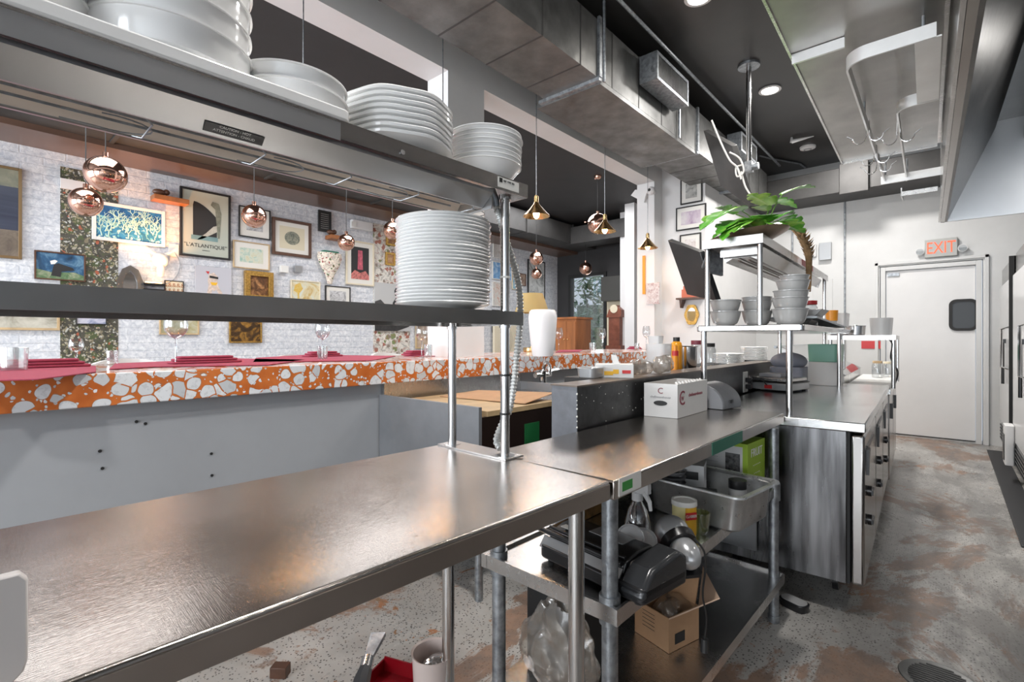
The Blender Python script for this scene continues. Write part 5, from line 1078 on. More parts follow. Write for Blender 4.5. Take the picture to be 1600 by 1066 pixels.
# ================================================================ SECOND OVERSHELF (two tier with heat lamp)
s2 = thing('pass_shelf', 'two tier stainless pass shelf over the cooler carrying bowls and plant', 'shelf unit', (-.75, 2.66, .877), R_(1.5))
SM = Matrix.Translation((-.50, 2.62, 0)) @ Matrix.Rotation(R_(1.5), 4, 'Z'); sl = lambda: MB().at(SM)
ZM = 1.31; ZT = 1.757
sl().rbox(-.50, 0, 0, 1.9, ZM-.03, ZM, .02, 4).build('middle_shelf', M['pole'], s2, bevel=.004)
sl().box(-.465, -.175, .0, 2.12, ZT-.006, ZT).box(-.465, -.175, 0, .003, ZT-.045, ZT-.006).box(-.178, -.175, .003, 2.12, ZT-.045, ZT-.006).box(-.465, -.462, .003, 2.12, ZT-.045, ZT-.006).build('top_shelf', M['steel'], s2)
for x, y in ((-.07, .05), (-.475, .05), (-.07, 1.85), (-.475, 1.85)): sl().cyl((x, y, .878 if x > -.2 or y > 1 else .878), (x, y, ZM-.03), .0145, n=16).build('lower_post', M['pole'], s2)
for x, y in ((-.195, .03), (-.45, .03), (-.195, 2.07), (-.45, 2.07)): sl().cyl((x, y, ZM if y < 1.9 else .87), (x, y, ZT-.006), .013, n=16).build('upper_post', M['pole'], s2)
h2 = thing('heat_lamp', 'shorter strip heat lamp under the pass shelf top', 'heat lamp', (-.75, 3.6, 1.65), R_(1.5))
sl().prism([(-.20, .12, ZT-.046), (-.225, .12, ZT-.11), (-.26, .12, ZT-.09), (-.35, .12, ZT-.09), (-.385, .12, ZT-.11), (-.41, .12, ZT-.046)], (0,1.85,0)).build('housing', M['steel_edge'], h2)
for x in (-.28, -.33): sl().cyl((x, .16, ZT-.1), (x, 1.9, ZT-.1), .005, n=8).build('heating_rod', M['wood_d'], h2)
sl().box(-.40, -.22, .08, .1, ZT-.085, ZT-.046).build('end_plate', M['steel'], h2)
tag(sl().box(-.1745, -.1735, 1.0, 1.4, ZT-.04, ZT-.002).build('red_tape', simple('red_tape', (.6,.12,.12), .5)), 'strip of red tape on the pass shelf top edge', 'tape')
def gbowls(px, n, X_, y_, label, sizes, group):
    c_ = SM @ Vector((X_, y_, ZM+.0005)); z = c_[2]
    for k in range(n):
        R0 = sizes[k][0]; o = bowl(R0, sizes[k][2], R0*.55, nm='grey_bowl', m='grey_cer', n=32, curve=.42); o.location = (c_[0]+sizes[k][3], c_[1], z); z += sizes[k][1]
        w = ['lowest', 'second from below', 'third from below', 'fourth from below', 'topmost', 'sixth'][k] if k < n-1 else 'topmost'
        tag(o, '%s grey bowl of the %s' % (w, label), 'bowl', group)
gbowls(0, 2, -.395, .15, 'left stack on the pass shelf', [(.078,.06,.075,0),(.078,.06,.075,0)], 'left stack of grey bowls')
gbowls(0, 3, -.275, .3, 'middle stack on the pass shelf', [(.076,.06,.08,0),(.076,.035,.075,0),(.074,.03,.06,0)], 'middle stack of grey bowls')
gbowls(0, 5, -.095, .2, 'right leaning stack on the pass shelf', [(.083,.062,.08,0),(.083,.03,.075,.0),(.08,.06,.08,.004),(.076,.04,.07,.012),(.066,.03,.055,.02)], 'right stack of grey bowls')
def onS(x, y, z=ZM+.0005): return SM @ Vector((x, y, z))
q = onS(-.13, .95); jar(q, .05, .17, 'glass', 'red', 'glass jar with red lid on the pass shelf', lr=.95)
q = onS(-.08, 1.55); t = thing('orange_cup', 'orange cup on a clear stand beside the rear post of the pass shelf', 'cup', q); MB().lathe([(0,.0),(.036,0),(.04,.075),(.036,.075),(.032,.01),(0,.01)], 20, q+Vector((0,0,.06))).build('cup', M['orange'], t); MB().cyl(q, q+Vector((0,0,.0595)), .03).build('stand', M['frosted'], t)
q = onS(-.12, .62); tag(MB().prism([q+Vector((-.1,0,.02)), q+Vector((.02,0,.0)), q+Vector((.11,.0,.1)), q+Vector((-.12,0,.1))], (0,.22,0)).build('tilted_hopper', M['hood'], bevel=.003), 'dull steel hopper shaped pan tilted behind the right grey bowls', 'pan')
q = onS(-.14, .36); b = MB()
for k in range(8): b.box(q[0]-.05, q[0]+.03, q[1], q[1]+.16, q[2]+k*.011, q[2]+k*.011+.005)
tag(b.build('stacked_racks', M['black']), 'stack of thin black trays right of the grey bowls', 'trays')
q = onS(-.1, .95); tag(MB().slab4([onS(-.02,.5,ZM+.045), onS(-.02,1.75,ZM+.012), onS(-.3,1.75,ZM+.012), onS(-.3,.5,ZM+.045)], .012).build('baking_tray', M['galv']), 'flat baking tray lying along the pass shelf', 'tray')
q = onS(.0, 1.75); b = MB().rbox(q[0]-.14, q[0]+.0, q[1]-.1, q[1]+.08, q[2]+.02, q[2]+.12, .02, 4, .08); tag(b.build('clear_container', M['frosted']), 'clear square container at the far end of the pass shelf', 'container')
# oval platter with monstera
c_ = SM @ Vector((-.32, .24, ZT+.0005)); pn = thing('potted_monstera', 'green monstera plant in an oval bronze planter on the pass shelf top', 'plant', c_)
MB().at(Matrix.Translation(c_) @ Matrix.Rotation(R_(-42), 4, 'Z') @ Matrix.Diagonal((1.75, .9, 1.15, 1))).lathe([(0,.004),(.1,0),(.13,.012),(.165,.03),(.17,.036),(.155,.034),(.12,.02),(0,.02)], 48).build('planter', simple('bronze_planter', (.2,.15,.1), .3, .6, var=.3), pn)
MB().at(Matrix.Translation(c_) @ Matrix.Rotation(R_(-42), 4, 'Z') @ Matrix.Diagonal((1.5, .85, 1, 1))).lathe([(0,.03),(.12,.024)], 32).build('soil', M['wood_d'], pn)
def leaf(tip, base, width, droop, m, nm='leaf'):
    """broad split leaf from base to tip with notched rim and midrib fold"""
    base, tip = Vector(base), Vector(tip); ax = tip-base; L_ = ax.length; a = ax.normalized(); side = a.cross(Vector((0,0,1))).normalized(); up = side.cross(a); b = MB(); n = 13; rows = []
    for i in range(n+1):
        f = i/n; w = 1.45*width*(sin(pi*min(1, f*.93+.07))**.75)*(1-.35*f)
        for_n = w*(.55 if (i % 4 == 2 and .2 < f < .9) else 1)
        mid = base+a*(L_*f)+up*(droop*sin(pi*f)*.35-droop*f*f*.4)
        rows.append([mid-side*for_n+up*(.16*for_n), mid-side*for_n*.5+up*(.16*for_n), mid, mid+side*for_n*.5+up*(.16*for_n), mid+side*for_n+up*(.16*for_n)])
    vs = [p for r in rows for p in r]; fs = [[i*5+j, i*5+j+1, (i+1)*5+j+1, (i+1)*5+j] for i in range(n) for j in range(4)]
    b.add(vs, fs); return b.build(nm, M[m], pn, solid=.0012)
root_ = P(1193, 372, 2.85)
def lf(p0, t0, p1, t1, w, dr, m='leaf'):
    a, b_ = P(*p0, t0), P(*p1, t1); st_ = MB().tube(smooth([root_, (root_+a)/2+Vector((0,0,.03)), a], 5), .0035).build('leaf_stem', M['stem'], pn); leaf(b_, a, w, dr, m)
lf((1160,330), 2.7, (1092,352), 2.5, .075, .07)
lf((1150,348), 2.62, (1128,372), 2.45, .05, .04)
lf((1172,346), 2.62, (1146,360), 2.45, .055, .03)
lf((1155,345), 2.7, (1120,362), 2.45, .05, .05)
lf((1150,335), 2.85, (1118,322), 2.8, .045, .03)
lf((1180,352), 2.7, (1135,352), 2.55, .06, .03)
lf((1183,360), 2.6, (1158,340), 2.5, .06, .02)
lf((1204,322), 2.72, (1170,302), 2.62, .06, .01, 'leaf_l')
lf((1212,350), 2.6, (1258,362), 2.62, .07, .02)
lf((1176,350), 2.6, (1112,368), 2.5, .06, .04)
lf((1200,330), 2.7, (1175,322), 2.6, .035, .02, 'leaf_l')
lf((1205,316), 2.8, (1246,322), 2.8, .05, .03)
lf((1222,304), 2.8, (1274,290), 2.9, .045, .03, 'leaf')
lf((1216,345), 2.7, (1256,352), 2.7, .07, .03)
lf((1208,345), 2.65, (1240,332), 2.7, .055, .03)
lf((1200,350), 2.6, (1222,356), 2.5, .06, .02)
lf((1190,350), 2.6, (1196,334), 2.5, .06, .02)
# dried flower spray behind the plant
c_ = SM @ Vector((-.2, .95, ZT)); dr = thing('dried_flower_branch', 'brown dried banana flower branch hanging over the shelf edge', 'dried branch', c_)
sp = smooth([P(1236,352,3.2), P(1252,370,3.1), P(1262,392,3.1), P(1264,412,3.12), P(1263,456,3.15)], 6)
MB().tube(sp, [.02 if i < 16 else .02-.006*(i-16)/9 for i in range(len(sp))], 10).build('stalk', M['dried'], dr)
for k in range(80):
    f = k/80*.72; i = f*(len(sp)-1); p0 = sp[int(i)].lerp(sp[min(int(i)+1, len(sp)-1)], i % 1); a_ = k*2.4; d_ = Vector((cos(a_), sin(a_), .55)).normalized(); s_ = d_.cross(Vector((0,0,1))).normalized(); L_ = .032+.022*sin(pi*min(1, f*1.4))
    MB().add([p0-s_*.006, p0+d_*L_*.6-s_*.011, p0+d_*L_+Vector((0,0,.012)), p0+d_*L_*.6+s_*.011, p0+s_*.006, p0+d_*L_*.6+Vector((0,0,-.006))], [(0,1,5), (1,2,5), (2,3,5), (3,4,5), (0,5,4), (0,4,3,2,1)]).build('bract', M['dried'], dr)
# lower level: cooler top items
q = onS(0, 0)
def KT(px, py, z=.8775): return GZ(px, py, z)
q = KT(1215, 611); t = thing('folded_press', 'silver electric scale with red tag on the cooler top', 'scale', q, R_(2))
MQ = Matrix.Translation(q) @ Matrix.Rotation(R_(-12), 4, 'Z')
MB().at(MQ).rbox(-.2, .12, -.08, .22, .01, .06, .02).build('base', M['silver'], t, bevel=.006); MB().at(MQ).box(-.2, .12, -.08, .22, .061, .066).build('seam', M['black'], t); MB().at(MQ).rbox(-.19, .11, -.07, .21, .067, .095, .02).build('platform', M['steel'], t, bevel=.006); MB().at(MQ).box(-.05, .0, -.085, -.079, .02, .045).build('red_tag', M['red'], t)
MB().at(MQ).box(-.12, .03, -.02, .1, .096, .12).build('display_unit', M['greyplas'], t, bevel=.003)
for k, (x, y) in enumerate(((-.17,-.05),(.09,-.05),(-.17,.19),(.09,.19))): MB().at(MQ).cyl((x, y, 0), (x, y, .0099), .012).build('foot', M['rubber'], t)
# mid level clutter behind (between shelves)
q = KT(1252, 590); tag(MB().lathe([(0,0),(.09,0),(.1,.02),(.1,.05),(.09,.05),(.085,.01),(0,.01)], 26, q).build('round_tray', M['steel']), 'round steel tray on the cooler behind the scale', 'tray')
q = KM @ Vector((-.56, 1.5, .8775)); t = thing('mixing_bag', 'grey folded cloth bundle on the cooler behind the scale', 'bundle', q); MB().rbox(q[0]-.11, q[0]+.11, q[1]-.1, q[1]+.1, q[2], q[2]+.16, .03).sphere(q+Vector((0,0,.2)), .105, 22, 14, sx=1.15, sy=1.0, sz=.62).build('bundle', simple('bluish_grey', (.2,.21,.25), .6, var=.2), t)
q = KM @ Vector((-.34, 1.92, .8775)); tag(MB().box(q[0]-.16, q[0]+.04, q[1]+.0, q[1]+.26, .8775, 1.06).build('white_crate', M['boxwhite'], bevel=.004), 'white crate under the mint green tub', 'crate'); tag(MB().rbox(q[0]-.17, q[0]+.05, q[1]-.0, q[1]+.28, 1.0605, 1.2, .04, 5, .06).build('mint_tub', M['mint'], bevel=.004), 'mint green plastic tub below the pass shelf', 'tub')
q = KT(1240, 600); t = thing('small_scale', 'small white dispenser with red button by the pass shelf post', 'dispenser', q); MB().cyl(q, q+Vector((0,0,.16)), .03).box(q[0]-.08, q[0]+.03, q[1]-.02, q[1]+.02, q[2]+.16, q[2]+.19).build('body', M['white'], t); MB().box(q[0]+.02, q[0]+.045, q[1]-.035, q[1]-.03, q[2]+.01, q[2]+.05).build('button', M['red'], t)
# items on the ledge and half wall
def CT(px, py): return GZ(px, py, 1.031)
q0 = GZ(1150, 566, 1.031)
def pst(px, py, n, r, label, group, X=-1.38):
    q = Vector((X, GX(px, 530, X)[1], 1.031)); fr_ = plate(r, .014, nm='side_plate', n=32)
    for k in range(n):
        o = fr_ if k == 0 else fr_.copy()
        if k: C.objects.link(o)
        o.location = (q[0], q[1], q[2]+k*.0105); tag(o, ('lowest' if k == 0 else 'topmost' if k == n-1 else ORD[n-1-k]+' from the top')+' plate of the '+label, 'plate', group)
pst(1138, 0, 8, .12, 'lower plate stack behind the half wall', 'lower plate stack behind the half wall', -1.34)
pst(1178, 0, 12, .12, 'higher plate stack behind the half wall', 'higher plate stack behind the half wall', -1.38)
q = GZ(1075, 592, 1.065); q = Vector((-1.24, GX(1074, 530, -1.24)[1], 1.031)); t = thing('steel_canister', 'tall steel canister behind the half wall', 'canister', q); MB().lathe([(0,0),(.05,0),(.055,.01),(.06,.16),(.066,.165),(.058,.162),(.05,.012),(0,.01)], 28, q).build('body', M['pole'], t)
q = Vector((-1.24, GX(1057, 530, -1.24)[1], 1.031)); t = thing('yellow_bottle', 'yellow orange sauce bottle with dark cap behind the half wall', 'bottle', q); MB().lathe([(0,0),(.033,0),(.035,.01),(.035,.16),(.03,.185),(.02,.195)], 20, q).build('body', simple('mustard', (.75,.32,.02), .2), t); MB().cyl(q+Vector((0,0,.19)), q+Vector((0,0,.22)), .02).build('cap', M['ink'], t)
q = Vector((-1.26, GX(1067, 530, -1.26)[1]+.25, 1.031)); jar(q, .05, .2, 'glass', 'maroon', 'glass jar with dark red lid behind the steel canister'); q = Vector((-1.26, GX(1090, 530, -1.26)[1]+.2, 1.031)); jar(q, .05, .18, 'glass', 'ink', 'glass jar with black lid behind the half wall')
q = Vector((-1.21, GX(1055, 530, -1.21)[1], 1.031)); t = thing('orange_bottle', 'slim orange bottle with red band beside the clear tub', 'bottle', q); MB().cyl(q, q+Vector((0,0,.11)), .018).cyl(q+Vector((0,0,.14)), q+Vector((0,0,.17)), .012).build('body', M['orange'], t); MB().cyl(q+Vector((0,0,.11)), q+Vector((0,0,.14)), .0185).build('red_band', M['red'], t)
q = Vector((-1.11, GX(1030, 530, -1.11)[1], 1.066)); t = thing('clear_tub', 'tall translucent tub with a crumpled bag on the half wall', 'tub', q)
MB().rbox(q[0]-.055, q[0]+.05, q[1]-.055, q[1]+.055, q[2], q[2]+.15, .02, 4, .1).build('tub', M['frosted'], t); MB().rbox(q[0]-.045, q[0]+.02, q[1]-.045, q[1]+.015, q[2]+.151, q[2]+.19, .01, 4, .1).build('inner_cup', M['frosted'], t)
random.seed(4)
def crumple(c, r, sc=(1,1,1), seed=0, nu=28, nv=18, amp=.35):
    b = MB().sphere((0,0,0), r, nu, nv); out = []
    for p in b.v:
        k = 1+amp*(noise.noise(p*(2.4/r*.5)+Vector((seed, 0, 0)))+.5*noise.noise(p*(6/r*.5)+Vector((0, seed, 0)))); out.append(Vector(c)+Vector((p.x*sc[0]*k, p.y*sc[1]*k, p.z*sc[2]*k)))
    b.v = out; return b
crumple(q+Vector((.05,-.06,.05)), .05, (1,1.2,.9), 3).build('bag', M['bag'], t)
# cling film box
q = GX(983, 591, -1.05); t = thing('film_box', 'white box of plastic wrap with red and yellow print on the half wall', 'box', q, R_(0))
q = GZ(990, 590.5, 1.066); MQ = Matrix.Translation((q[0]-.005, q[1], 1.0655)) @ Matrix.Rotation(R_(-66), 4, 'Z')
# print side faces the camera side; long side runs left
WB = Matrix.Translation((q[0], q[1], 1.0645)) @ Matrix.Rotation(R_(30), 4, 'Z')
wbx = MB().at(WB).box(-.17, 0, 0, .13, 0, .06).build('box_body', M['boxwhite'], t, bevel=.001)
MB().at(WB).box(-.13, -.09, -.0012, -.0002, .012, .03).box(-.09, -.065, -.0012, -.0002, .018, .038).build('yellow_print', M['yellow'], t); MB().at(WB).box(-.165, -.14, -.0012, -.0002, .03, .045).box(-.05, -.012, -.0022, -.0013, .02, .035).build('red_print', M['red'], t); MB().at(WB).box(.0002, .0012, .02, .09, .02, .042).build('red_label', M['maroon'], t)
MB().at(WB).slab4([(-.09, .01, .0605), (-.06, .01, .0605), (-.075, .03, .10), (-.1, .03, .105)], .002).build('torn_flap', M['boxwhite'], t)
crumple(WB @ Vector((.03, .17, .04)), .05, (1.4,1,.7), 8).build('loose_wrap', M['bag'], t)
q = GZ(935, 592, 1.066); tag(MB().at(Matrix.Translation((q[0]-.06, q[1]+.02, 1.0645))).rbox(-.05, .05, -.04, .06, 0, .05, .025, 5, .1).build('soap_dish', M['silver'], bevel=.006), 'small rounded silver box left of the plastic wrap box', 'box')
# chef box on second table
q = GZ(1058.5, 654.5, .898); B2 = Matrix.Translation((q[0], q[1], .898)) @ Matrix.Rotation(R_(3), 4, 'Z')
bw, bl = (q-GZ(1009, 649, .898)).length, .3; bh = .135
bl = (GZ(1105, 641, .898)-q).length
t = thing('delivery_box', 'open white cardboard box printed chefswarehouse on the second worktop', 'box', q, R_(3)); w5 = .004
v1 = (GZ(1009, 650, .898)-q).normalized(); v2 = (GZ(1105, 641, .898)-q).normalized()
B2 = Matrix.Translation((q[0], q[1], .898)) @ Matrix(((-v1.x, v2.x, 0, 0), (-v1.y, v2.y, 0, 0), (0, 0, 1, 0), (0, 0, 0, 1)))
zt = .898; top = GZ(1058.5, 654.5, .898); tt_ = (top-CAM).to_2d().length; bh = (654.5-601)/F*((top[2]-H)/D(1058.5, 654.5).z)
MB().at(B2).box(-bw, -bw+w5, 0, bl, 0, bh).box(-w5, 0, 0, bl, 0, bh).box(-bw+w5, -w5, 0, w5, 0, bh).box(-bw+w5, -w5, bl-w5, bl, 0, bh).box(-bw+w5, -w5, w5, bl-w5, 0, w5).build('carton', M['boxwhite'], t)
MB().at(B2).box(-bw+w5+.001, -w5-.001, w5+.001, bl-w5-.001, w5+.001, w5+.03).build('inner_lining', M['card_in'], t)
b = MB().at(B2)
for k in range(9): b.tube([(-w5-.006+.004*(k % 2), w5+.02+k*(bl-.04)/9, bh-.006), (-.02, w5+.03+k*(bl-.04)/9, bh+.004), (-w5-.006, w5+.04+k*(bl-.04)/9, bh-.006)], .005, 6)
b.build('torn_edge', M['boxwhite'], t)
X3 = B2.to_3x3() @ Vector((1,0,0)); Y3 = B2.to_3x3() @ Vector((0,1,0))
lettering('chefswarehouse', .022, M['maroon'], t, B2 @ Vector((.0008, bl*.58, bh*.62)), Y3, (0,0,1), 'side_lettering', 1.15)
lettering('chefswarehouse', .014, M['greyplas'], t, B2 @ Vector((-bw*.5, -.0008, bh*.6)), X3, (0,0,1), 'front_lettering', 1.0)
lettering('C', .036, M['maroon'], t, B2 @ Vector((-bw*.5, -.0008, bh*.78)), X3, (0,0,1), 'front_emblem'); lettering('C', .09, M['maroon'], t, B2 @ Vector((.0008, bl*.14, bh*.55)), Y3, (0,0,1), 'side_emblem'); lettering('W', .028, M['maroon'], t, B2 @ Vector((.0008, bl*.15, bh*.55)), Y3, (0,0,1), 'side_emblem_letter')
MB().at(B2).prism([(-bw*.5+.03*cos(2*pi*k/20), -.0014, bh*.42+.011*sin(2*pi*k/20)) for k in range(20)], (0,.001,0)).build('handle_hole', M['ink'], t)
lettering('PRODUCE OF FARM', .007, M['greyplas'], t, B2 @ Vector((-bw*.5, -.0008, bh*.2)), X3, (0,0,1), 'small_print') if 0 else None
# rounded grey dispenser next to it
q = GZ(1131, 641, .898); t = thing('towel_dispenser', 'smoked grey rounded dispenser lying beside the white box', 'dispenser', q)
TQ = Matrix.Translation((q[0], q[1], .898)) @ Matrix(((-v1.x, v2.x, 0, 0), (-v1.y, v2.y, 0, 0), (0, 0, 1, 0), (0, 0, 0, 1))) @ Matrix.Rotation(R_(-10), 4, 'Z')
pr_ = [(-.14, 0, 0), (0, 0, 0), (0, 0, .02)]+[(-.14+.14*cos(R_(a)), 0, .02+.105*sin(R_(a))) for a in range(10, 91, 10)]
MB().at(TQ).prism(pr_, (0,.17,0)).build('body', simple('smoked_grey', (.14,.145,.155), .18, var=.1), t, bevel=.006)
MB().at(TQ).prism([(x*.93-.005, -.0035, z*.93+.002) for x, y, z in pr_], (0,.003,0)).build('side_cover', simple('smoked_light', (.27,.28,.3), .25), t)
MB().at(TQ).box(.0, .006, .05, .08, .03, .045).build('latch', M['black'], t)
# ================================================================ UNDER THE SECOND WORKTOP
ZS = .581
def tl(): return MB().at(T2)
# vacuum sealer: black body, clear bar window, grey front panel
q = GZ(1000, 952, .6); VM = Matrix.Translation((-.55, 1.10, ZS)) @ Matrix.Rotation(R_(-9), 4, 'Z') @ Matrix.Diagonal((1, .74, .82, 1)); vl = lambda: MB().at(VM)
t = thing('vacuum_sealer', 'black and silver countertop vacuum sealer on the middle shelf', 'appliance', VM @ Vector((-.2, .1, 0)), R_(-10))
vl().rbox(-.37, 0, 0, .27, .012, .06, .02, 4).build('base', M['black'], t, bevel=.006)
vl().prism([(0, -.001, .022), (0, -.001, .05), (0, .06, .105), (0, .22, .125), (0, .27, .1), (0, .27, .022)], (-.075,0,0)).build('right_housing', simple('grey_gloss_shell', (.03,.031,.033), .2, var=.15), t, bevel=.012, seg=3)
vl().prism([(-.078, .0, .05), (-.078, .03, .085), (-.078, .034, .083), (-.078, .004, .046)], (-.29,0,0)).build('front_panel', M['silver'], t)
vl().prism([(-.078, .035, .062), (-.078, .05, .1), (-.078, .12, .118), (-.078, .2, .118), (-.078, .25, .09), (-.078, .25, .062)], (-.28,0,0)).build('lid', M['black'], t, bevel=.005)
vl().cyl((-.08, .028, .1), (-.40, .028, .1), .009).cyl((-.08, .05, .112), (-.36, .05, .112), .006).build('sealing_bar', M['black'], t)
vl().box(-.25, -.13, .12, .2, .1185, .121).build('control_label', M['silver'], t); vl().box(-.33, -.27, .07, .1, .119, .121).build('sticker', M['paper'], t)
for x, y in ((-.03,.03),(-.34,.03),(-.03,.24),(-.34,.24)): vl().cyl((x, y, 0), (x, y, .0119), .01).build('foot', M['rubber'], t)
# spray bottle
q = GZ(996, 862, ZS); q[2] = ZS; t = thing('spray_bottle', 'clear spray bottle with white trigger on the middle shelf', 'spray bottle', q)
MB().lathe([(0,0),(.036,0),(.04,.01),(.04,.09),(.03,.13),(.016,.155),(.014,.165)], 26, q).build('bottle', M['glass'], t)
MB().lathe([(.0,.008),(.036,.008),(.036,.03),(0,.03)], 20, q).build('pink_liquid', M['red'], t)
MB().cyl(q+Vector((0,0,.16)), q+Vector((0,0,.185)), .017).box(q[0]-.012, q[0]+.04, q[1]-.011, q[1]+.011, q[2]+.185, q[2]+.215).tube([q+Vector((.025,-.005,.19)), q+Vector((.045,-.01,.165)), q+Vector((.05,-.012,.14))], [.009,.007,.005]).build('trigger_head', M['white'], t)
for k, (px, py) in enumerate(((985, 868), (1005, 872))):
    p = P(px, py-26, 1.42+.03*k); b = MB().at(Matrix.Translation(p) @ Matrix.Rotation(R_(60-k*25), 4, 'X') @ Matrix.Rotation(R_(20), 4, 'Y')).lathe([(0,.0),(.036,.001),(.04,.008),(.038,.009),(.034,.003),(0,.002)], 28)
    tag(b.build('clear_dish', M['frosted']), 'round clear plastic dish leaning by the spray bottle, %s' % ('left one', 'right one')[k], 'dish', 'clear round dishes')
# cutting board like brown panel at the back
tag(MB().at(T2).box(-.41, -.395, .38, .62, ZS+.001, .84).build('brown_board', simple('stained_board', (.25,.14,.05), .5, var=.7, vscale=22), bevel=.002), 'stained brown and yellow board standing at the back of the middle shelf', 'board')
# silver tape dispenser-like device
p = P(1058, 848, 1.47); t = thing('silver_scanner', 'silver and black rounded appliance head on the middle shelf', 'appliance', Vector((p[0], p[1], ZS)))
DM = Matrix.Translation((p[0], p[1], ZS+.06)) @ Matrix.Rotation(R_(-38), 4, 'Z') @ Matrix.Rotation(R_(14), 4, 'Y')
MB().at(DM).sphere((-.03,0,0), .055, 26, 16, sx=1.0, sy=.95, sz=.98).build('drum', M['silver'], t)
MB().at(DM).sphere((.045,0,-.008), .048, 26, 16, sx=1.25, sy=.85, sz=.85).build('nose', simple('silver_shell', (.5,.51,.52), .25, .5), t)
MB().at(DM).cyl((.0,0,-.0), (.024,0,-.004), .0535, .050, 26).build('black_band', M['black'], t)
MB().at(DM).rbox(.0, .1, -.035, .035, -.052, -.042, .015).build('under_tray', M['black'], t)
(MB().tube(smooth([P(1085,842,1.36), P(1100,862,1.36), P(1102,890,1.38), P(1098,930,1.42), P(1104,965,1.44), P(1101,1000,1.46)], 8), .0028).cyl(P(1101,998,1.46), P(1101,1018,1.46), .01, .013, 10).build('power_cord', M['ink'], t))
# yellow starch can
q = GZ(1069, 834, ZS); q[2] = ZS; t = thing('starch_can', 'yellow and cream canister with white lid on the middle shelf', 'can', q); r = .039
MB().cyl(q, q+Vector((0,0,.105)), r, n=32).build('can_body', simple('cream_label', (.8,.72,.35), .4), t)
b = MB(); a0, a1 = R_(-62), R_(20); nn = 10
for k in range(nn):
    a, c = a0+(a1-a0)*k/nn, a0+(a1-a0)*(k+1)/nn; b.add([(q[0]+(r+.0006)*cos(a), q[1]+(r+.0006)*sin(a), q[2]+.004), (q[0]+(r+.0006)*cos(c), q[1]+(r+.0006)*sin(c), q[2]+.004), (q[0]+(r+.0006)*cos(c), q[1]+(r+.0006)*sin(c), q[2]+.1), (q[0]+(r+.0006)*cos(a), q[1]+(r+.0006)*sin(a), q[2]+.1)], [(0,1,2,3)])
b.build('yellow_label', M['yellow'], t)
aa = R_(-35); nrm = Vector((cos(aa), sin(aa), 0)); MB().at(Matrix.Translation(q+nrm*(r+.001)+Vector((0,0,.072))) @ Matrix.Rotation(aa, 4, 'Z')).box(-.001, .0012, -.02, .02, -.012, .012).build('red_badge', M['red'], t)
lettering('CLABBER', .0125, M['paper'], t, q+nrm*(r+.003)+Vector((0,0,.072)), Vector((-sin(aa), cos(aa), 0)), (0,0,1), 'badge_lettering', .8)
MB().lathe([(0,.113),(r*.8,.113),(r*.85,.116),(r+.002,.116),(r+.003,.1),(r,.1)], 32, q).build('lid', M['paper'], t)
q = GZ(1094, 832, ZS); q[2] = ZS; tag(MB().lathe([(0,.004),(.022,0),(.025,.01),(.03,.07),(.033,.07),(.028,.012),(0,.01)], 20, q).build('drinking_glass', glassy('green_glass', (.7,.75,.5), .05, .1, (.4,.4,.2), .4)), 'small greenish drinking glass right of the yellow can', 'glass')
# hotel pan
HP = Matrix.Translation((-.675, 1.885, ZS)) @ Matrix.Rotation(R_(-8), 4, 'Z'); hpd = .135
t = thing('hotel_pan', 'dull steel food pan jutting over the middle shelf edge', 'food pan', HP @ Vector((0,0,0)), R_(-8))
def rr2(x, y, r, z, n=5): 
    pts = []
    for cx, cy, a0 in ((x-r, y-r, 0), (-x+r, y-r, 90), (-x+r, -y+r, 180), (x-r, -y+r, 270)):
        for k in range(n+1):
            a = R_(a0+90*k/n); pts.append(Vector((cx+r*cos(a), cy+r*sin(a), z)))
    return pts
loops = [rr2(.15,.115,.03,.0), rr2(.16,.125,.035,.004), rr2(.166,.131,.035,.012), rr2(.176,.141,.035,hpd-.006), rr2(.18,.145,.035,hpd), rr2(.198,.163,.03,hpd+.002), rr2(.2,.165,.03,hpd-.004), rr2(.197,.162,.03,hpd-.003), rr2(.178,.143,.035,hpd-.004), rr2(.172,.138,.034,hpd-.008), rr2(.163,.128,.034,.013), rr2(.155,.12,.03,.005)]
b = MB().at(HP); n = len(loops[0]); vs = [p for l_ in loops for p in l_]; fs = [[i*n+k, i*n+(k+1) % n, (i+1)*n+(k+1) % n, (i+1)*n+k] for i in range(len(loops)-1) for k in range(n)]
fs += [list(range(n))[::-1], [(len(loops)-1)*n+k for k in range(n)]]; b.add(vs, fs); b.build('pan', simple('dull_pan_steel', (.6,.61,.61), .33, .85, var=.2, vscale=14, rvar=.08), t)
def inpan(x, y, z=.0065): return HP @ Vector((x, y, z))
q = inpan(.1, .02); t = thing('spice_jar', 'clear spice jar with black lid in the food pan', 'jar', q); MB().cyl(q, q+Vector((0,0,.11)), .03, n=24).build('body', M['frosted'], t); MB().cyl(q+Vector((0,0,.11)), q+Vector((0,0,.14)), .031, n=24).build('lid', M['black'], t)
q = inpan(-.0, -.04); tag(MB().at(Matrix.Translation(q) @ Matrix.Rotation(R_(20), 4, 'Z')).box(-.06, .05, -.03, .04, 0, .09).build('dark_packet', M['black'], bevel=.004), 'dark plastic packet in the middle of the food pan', 'packet')
q = inpan(-.08, .04); t = thing('small_carton', 'small white carton with black print in the food pan', 'carton', q); MB().at(Matrix.Translation(q) @ Matrix.Rotation(R_(15), 4, 'Z')).box(-.05, .04, -.05, .05, .0, .165).build('carton', M['boxwhite'], t); MB().at(Matrix.Translation(q) @ Matrix.Rotation(R_(15), 4, 'Z')).box(-.03, .02, -.0512, -.0502, .11, .14).build('print', M['ink'], t)
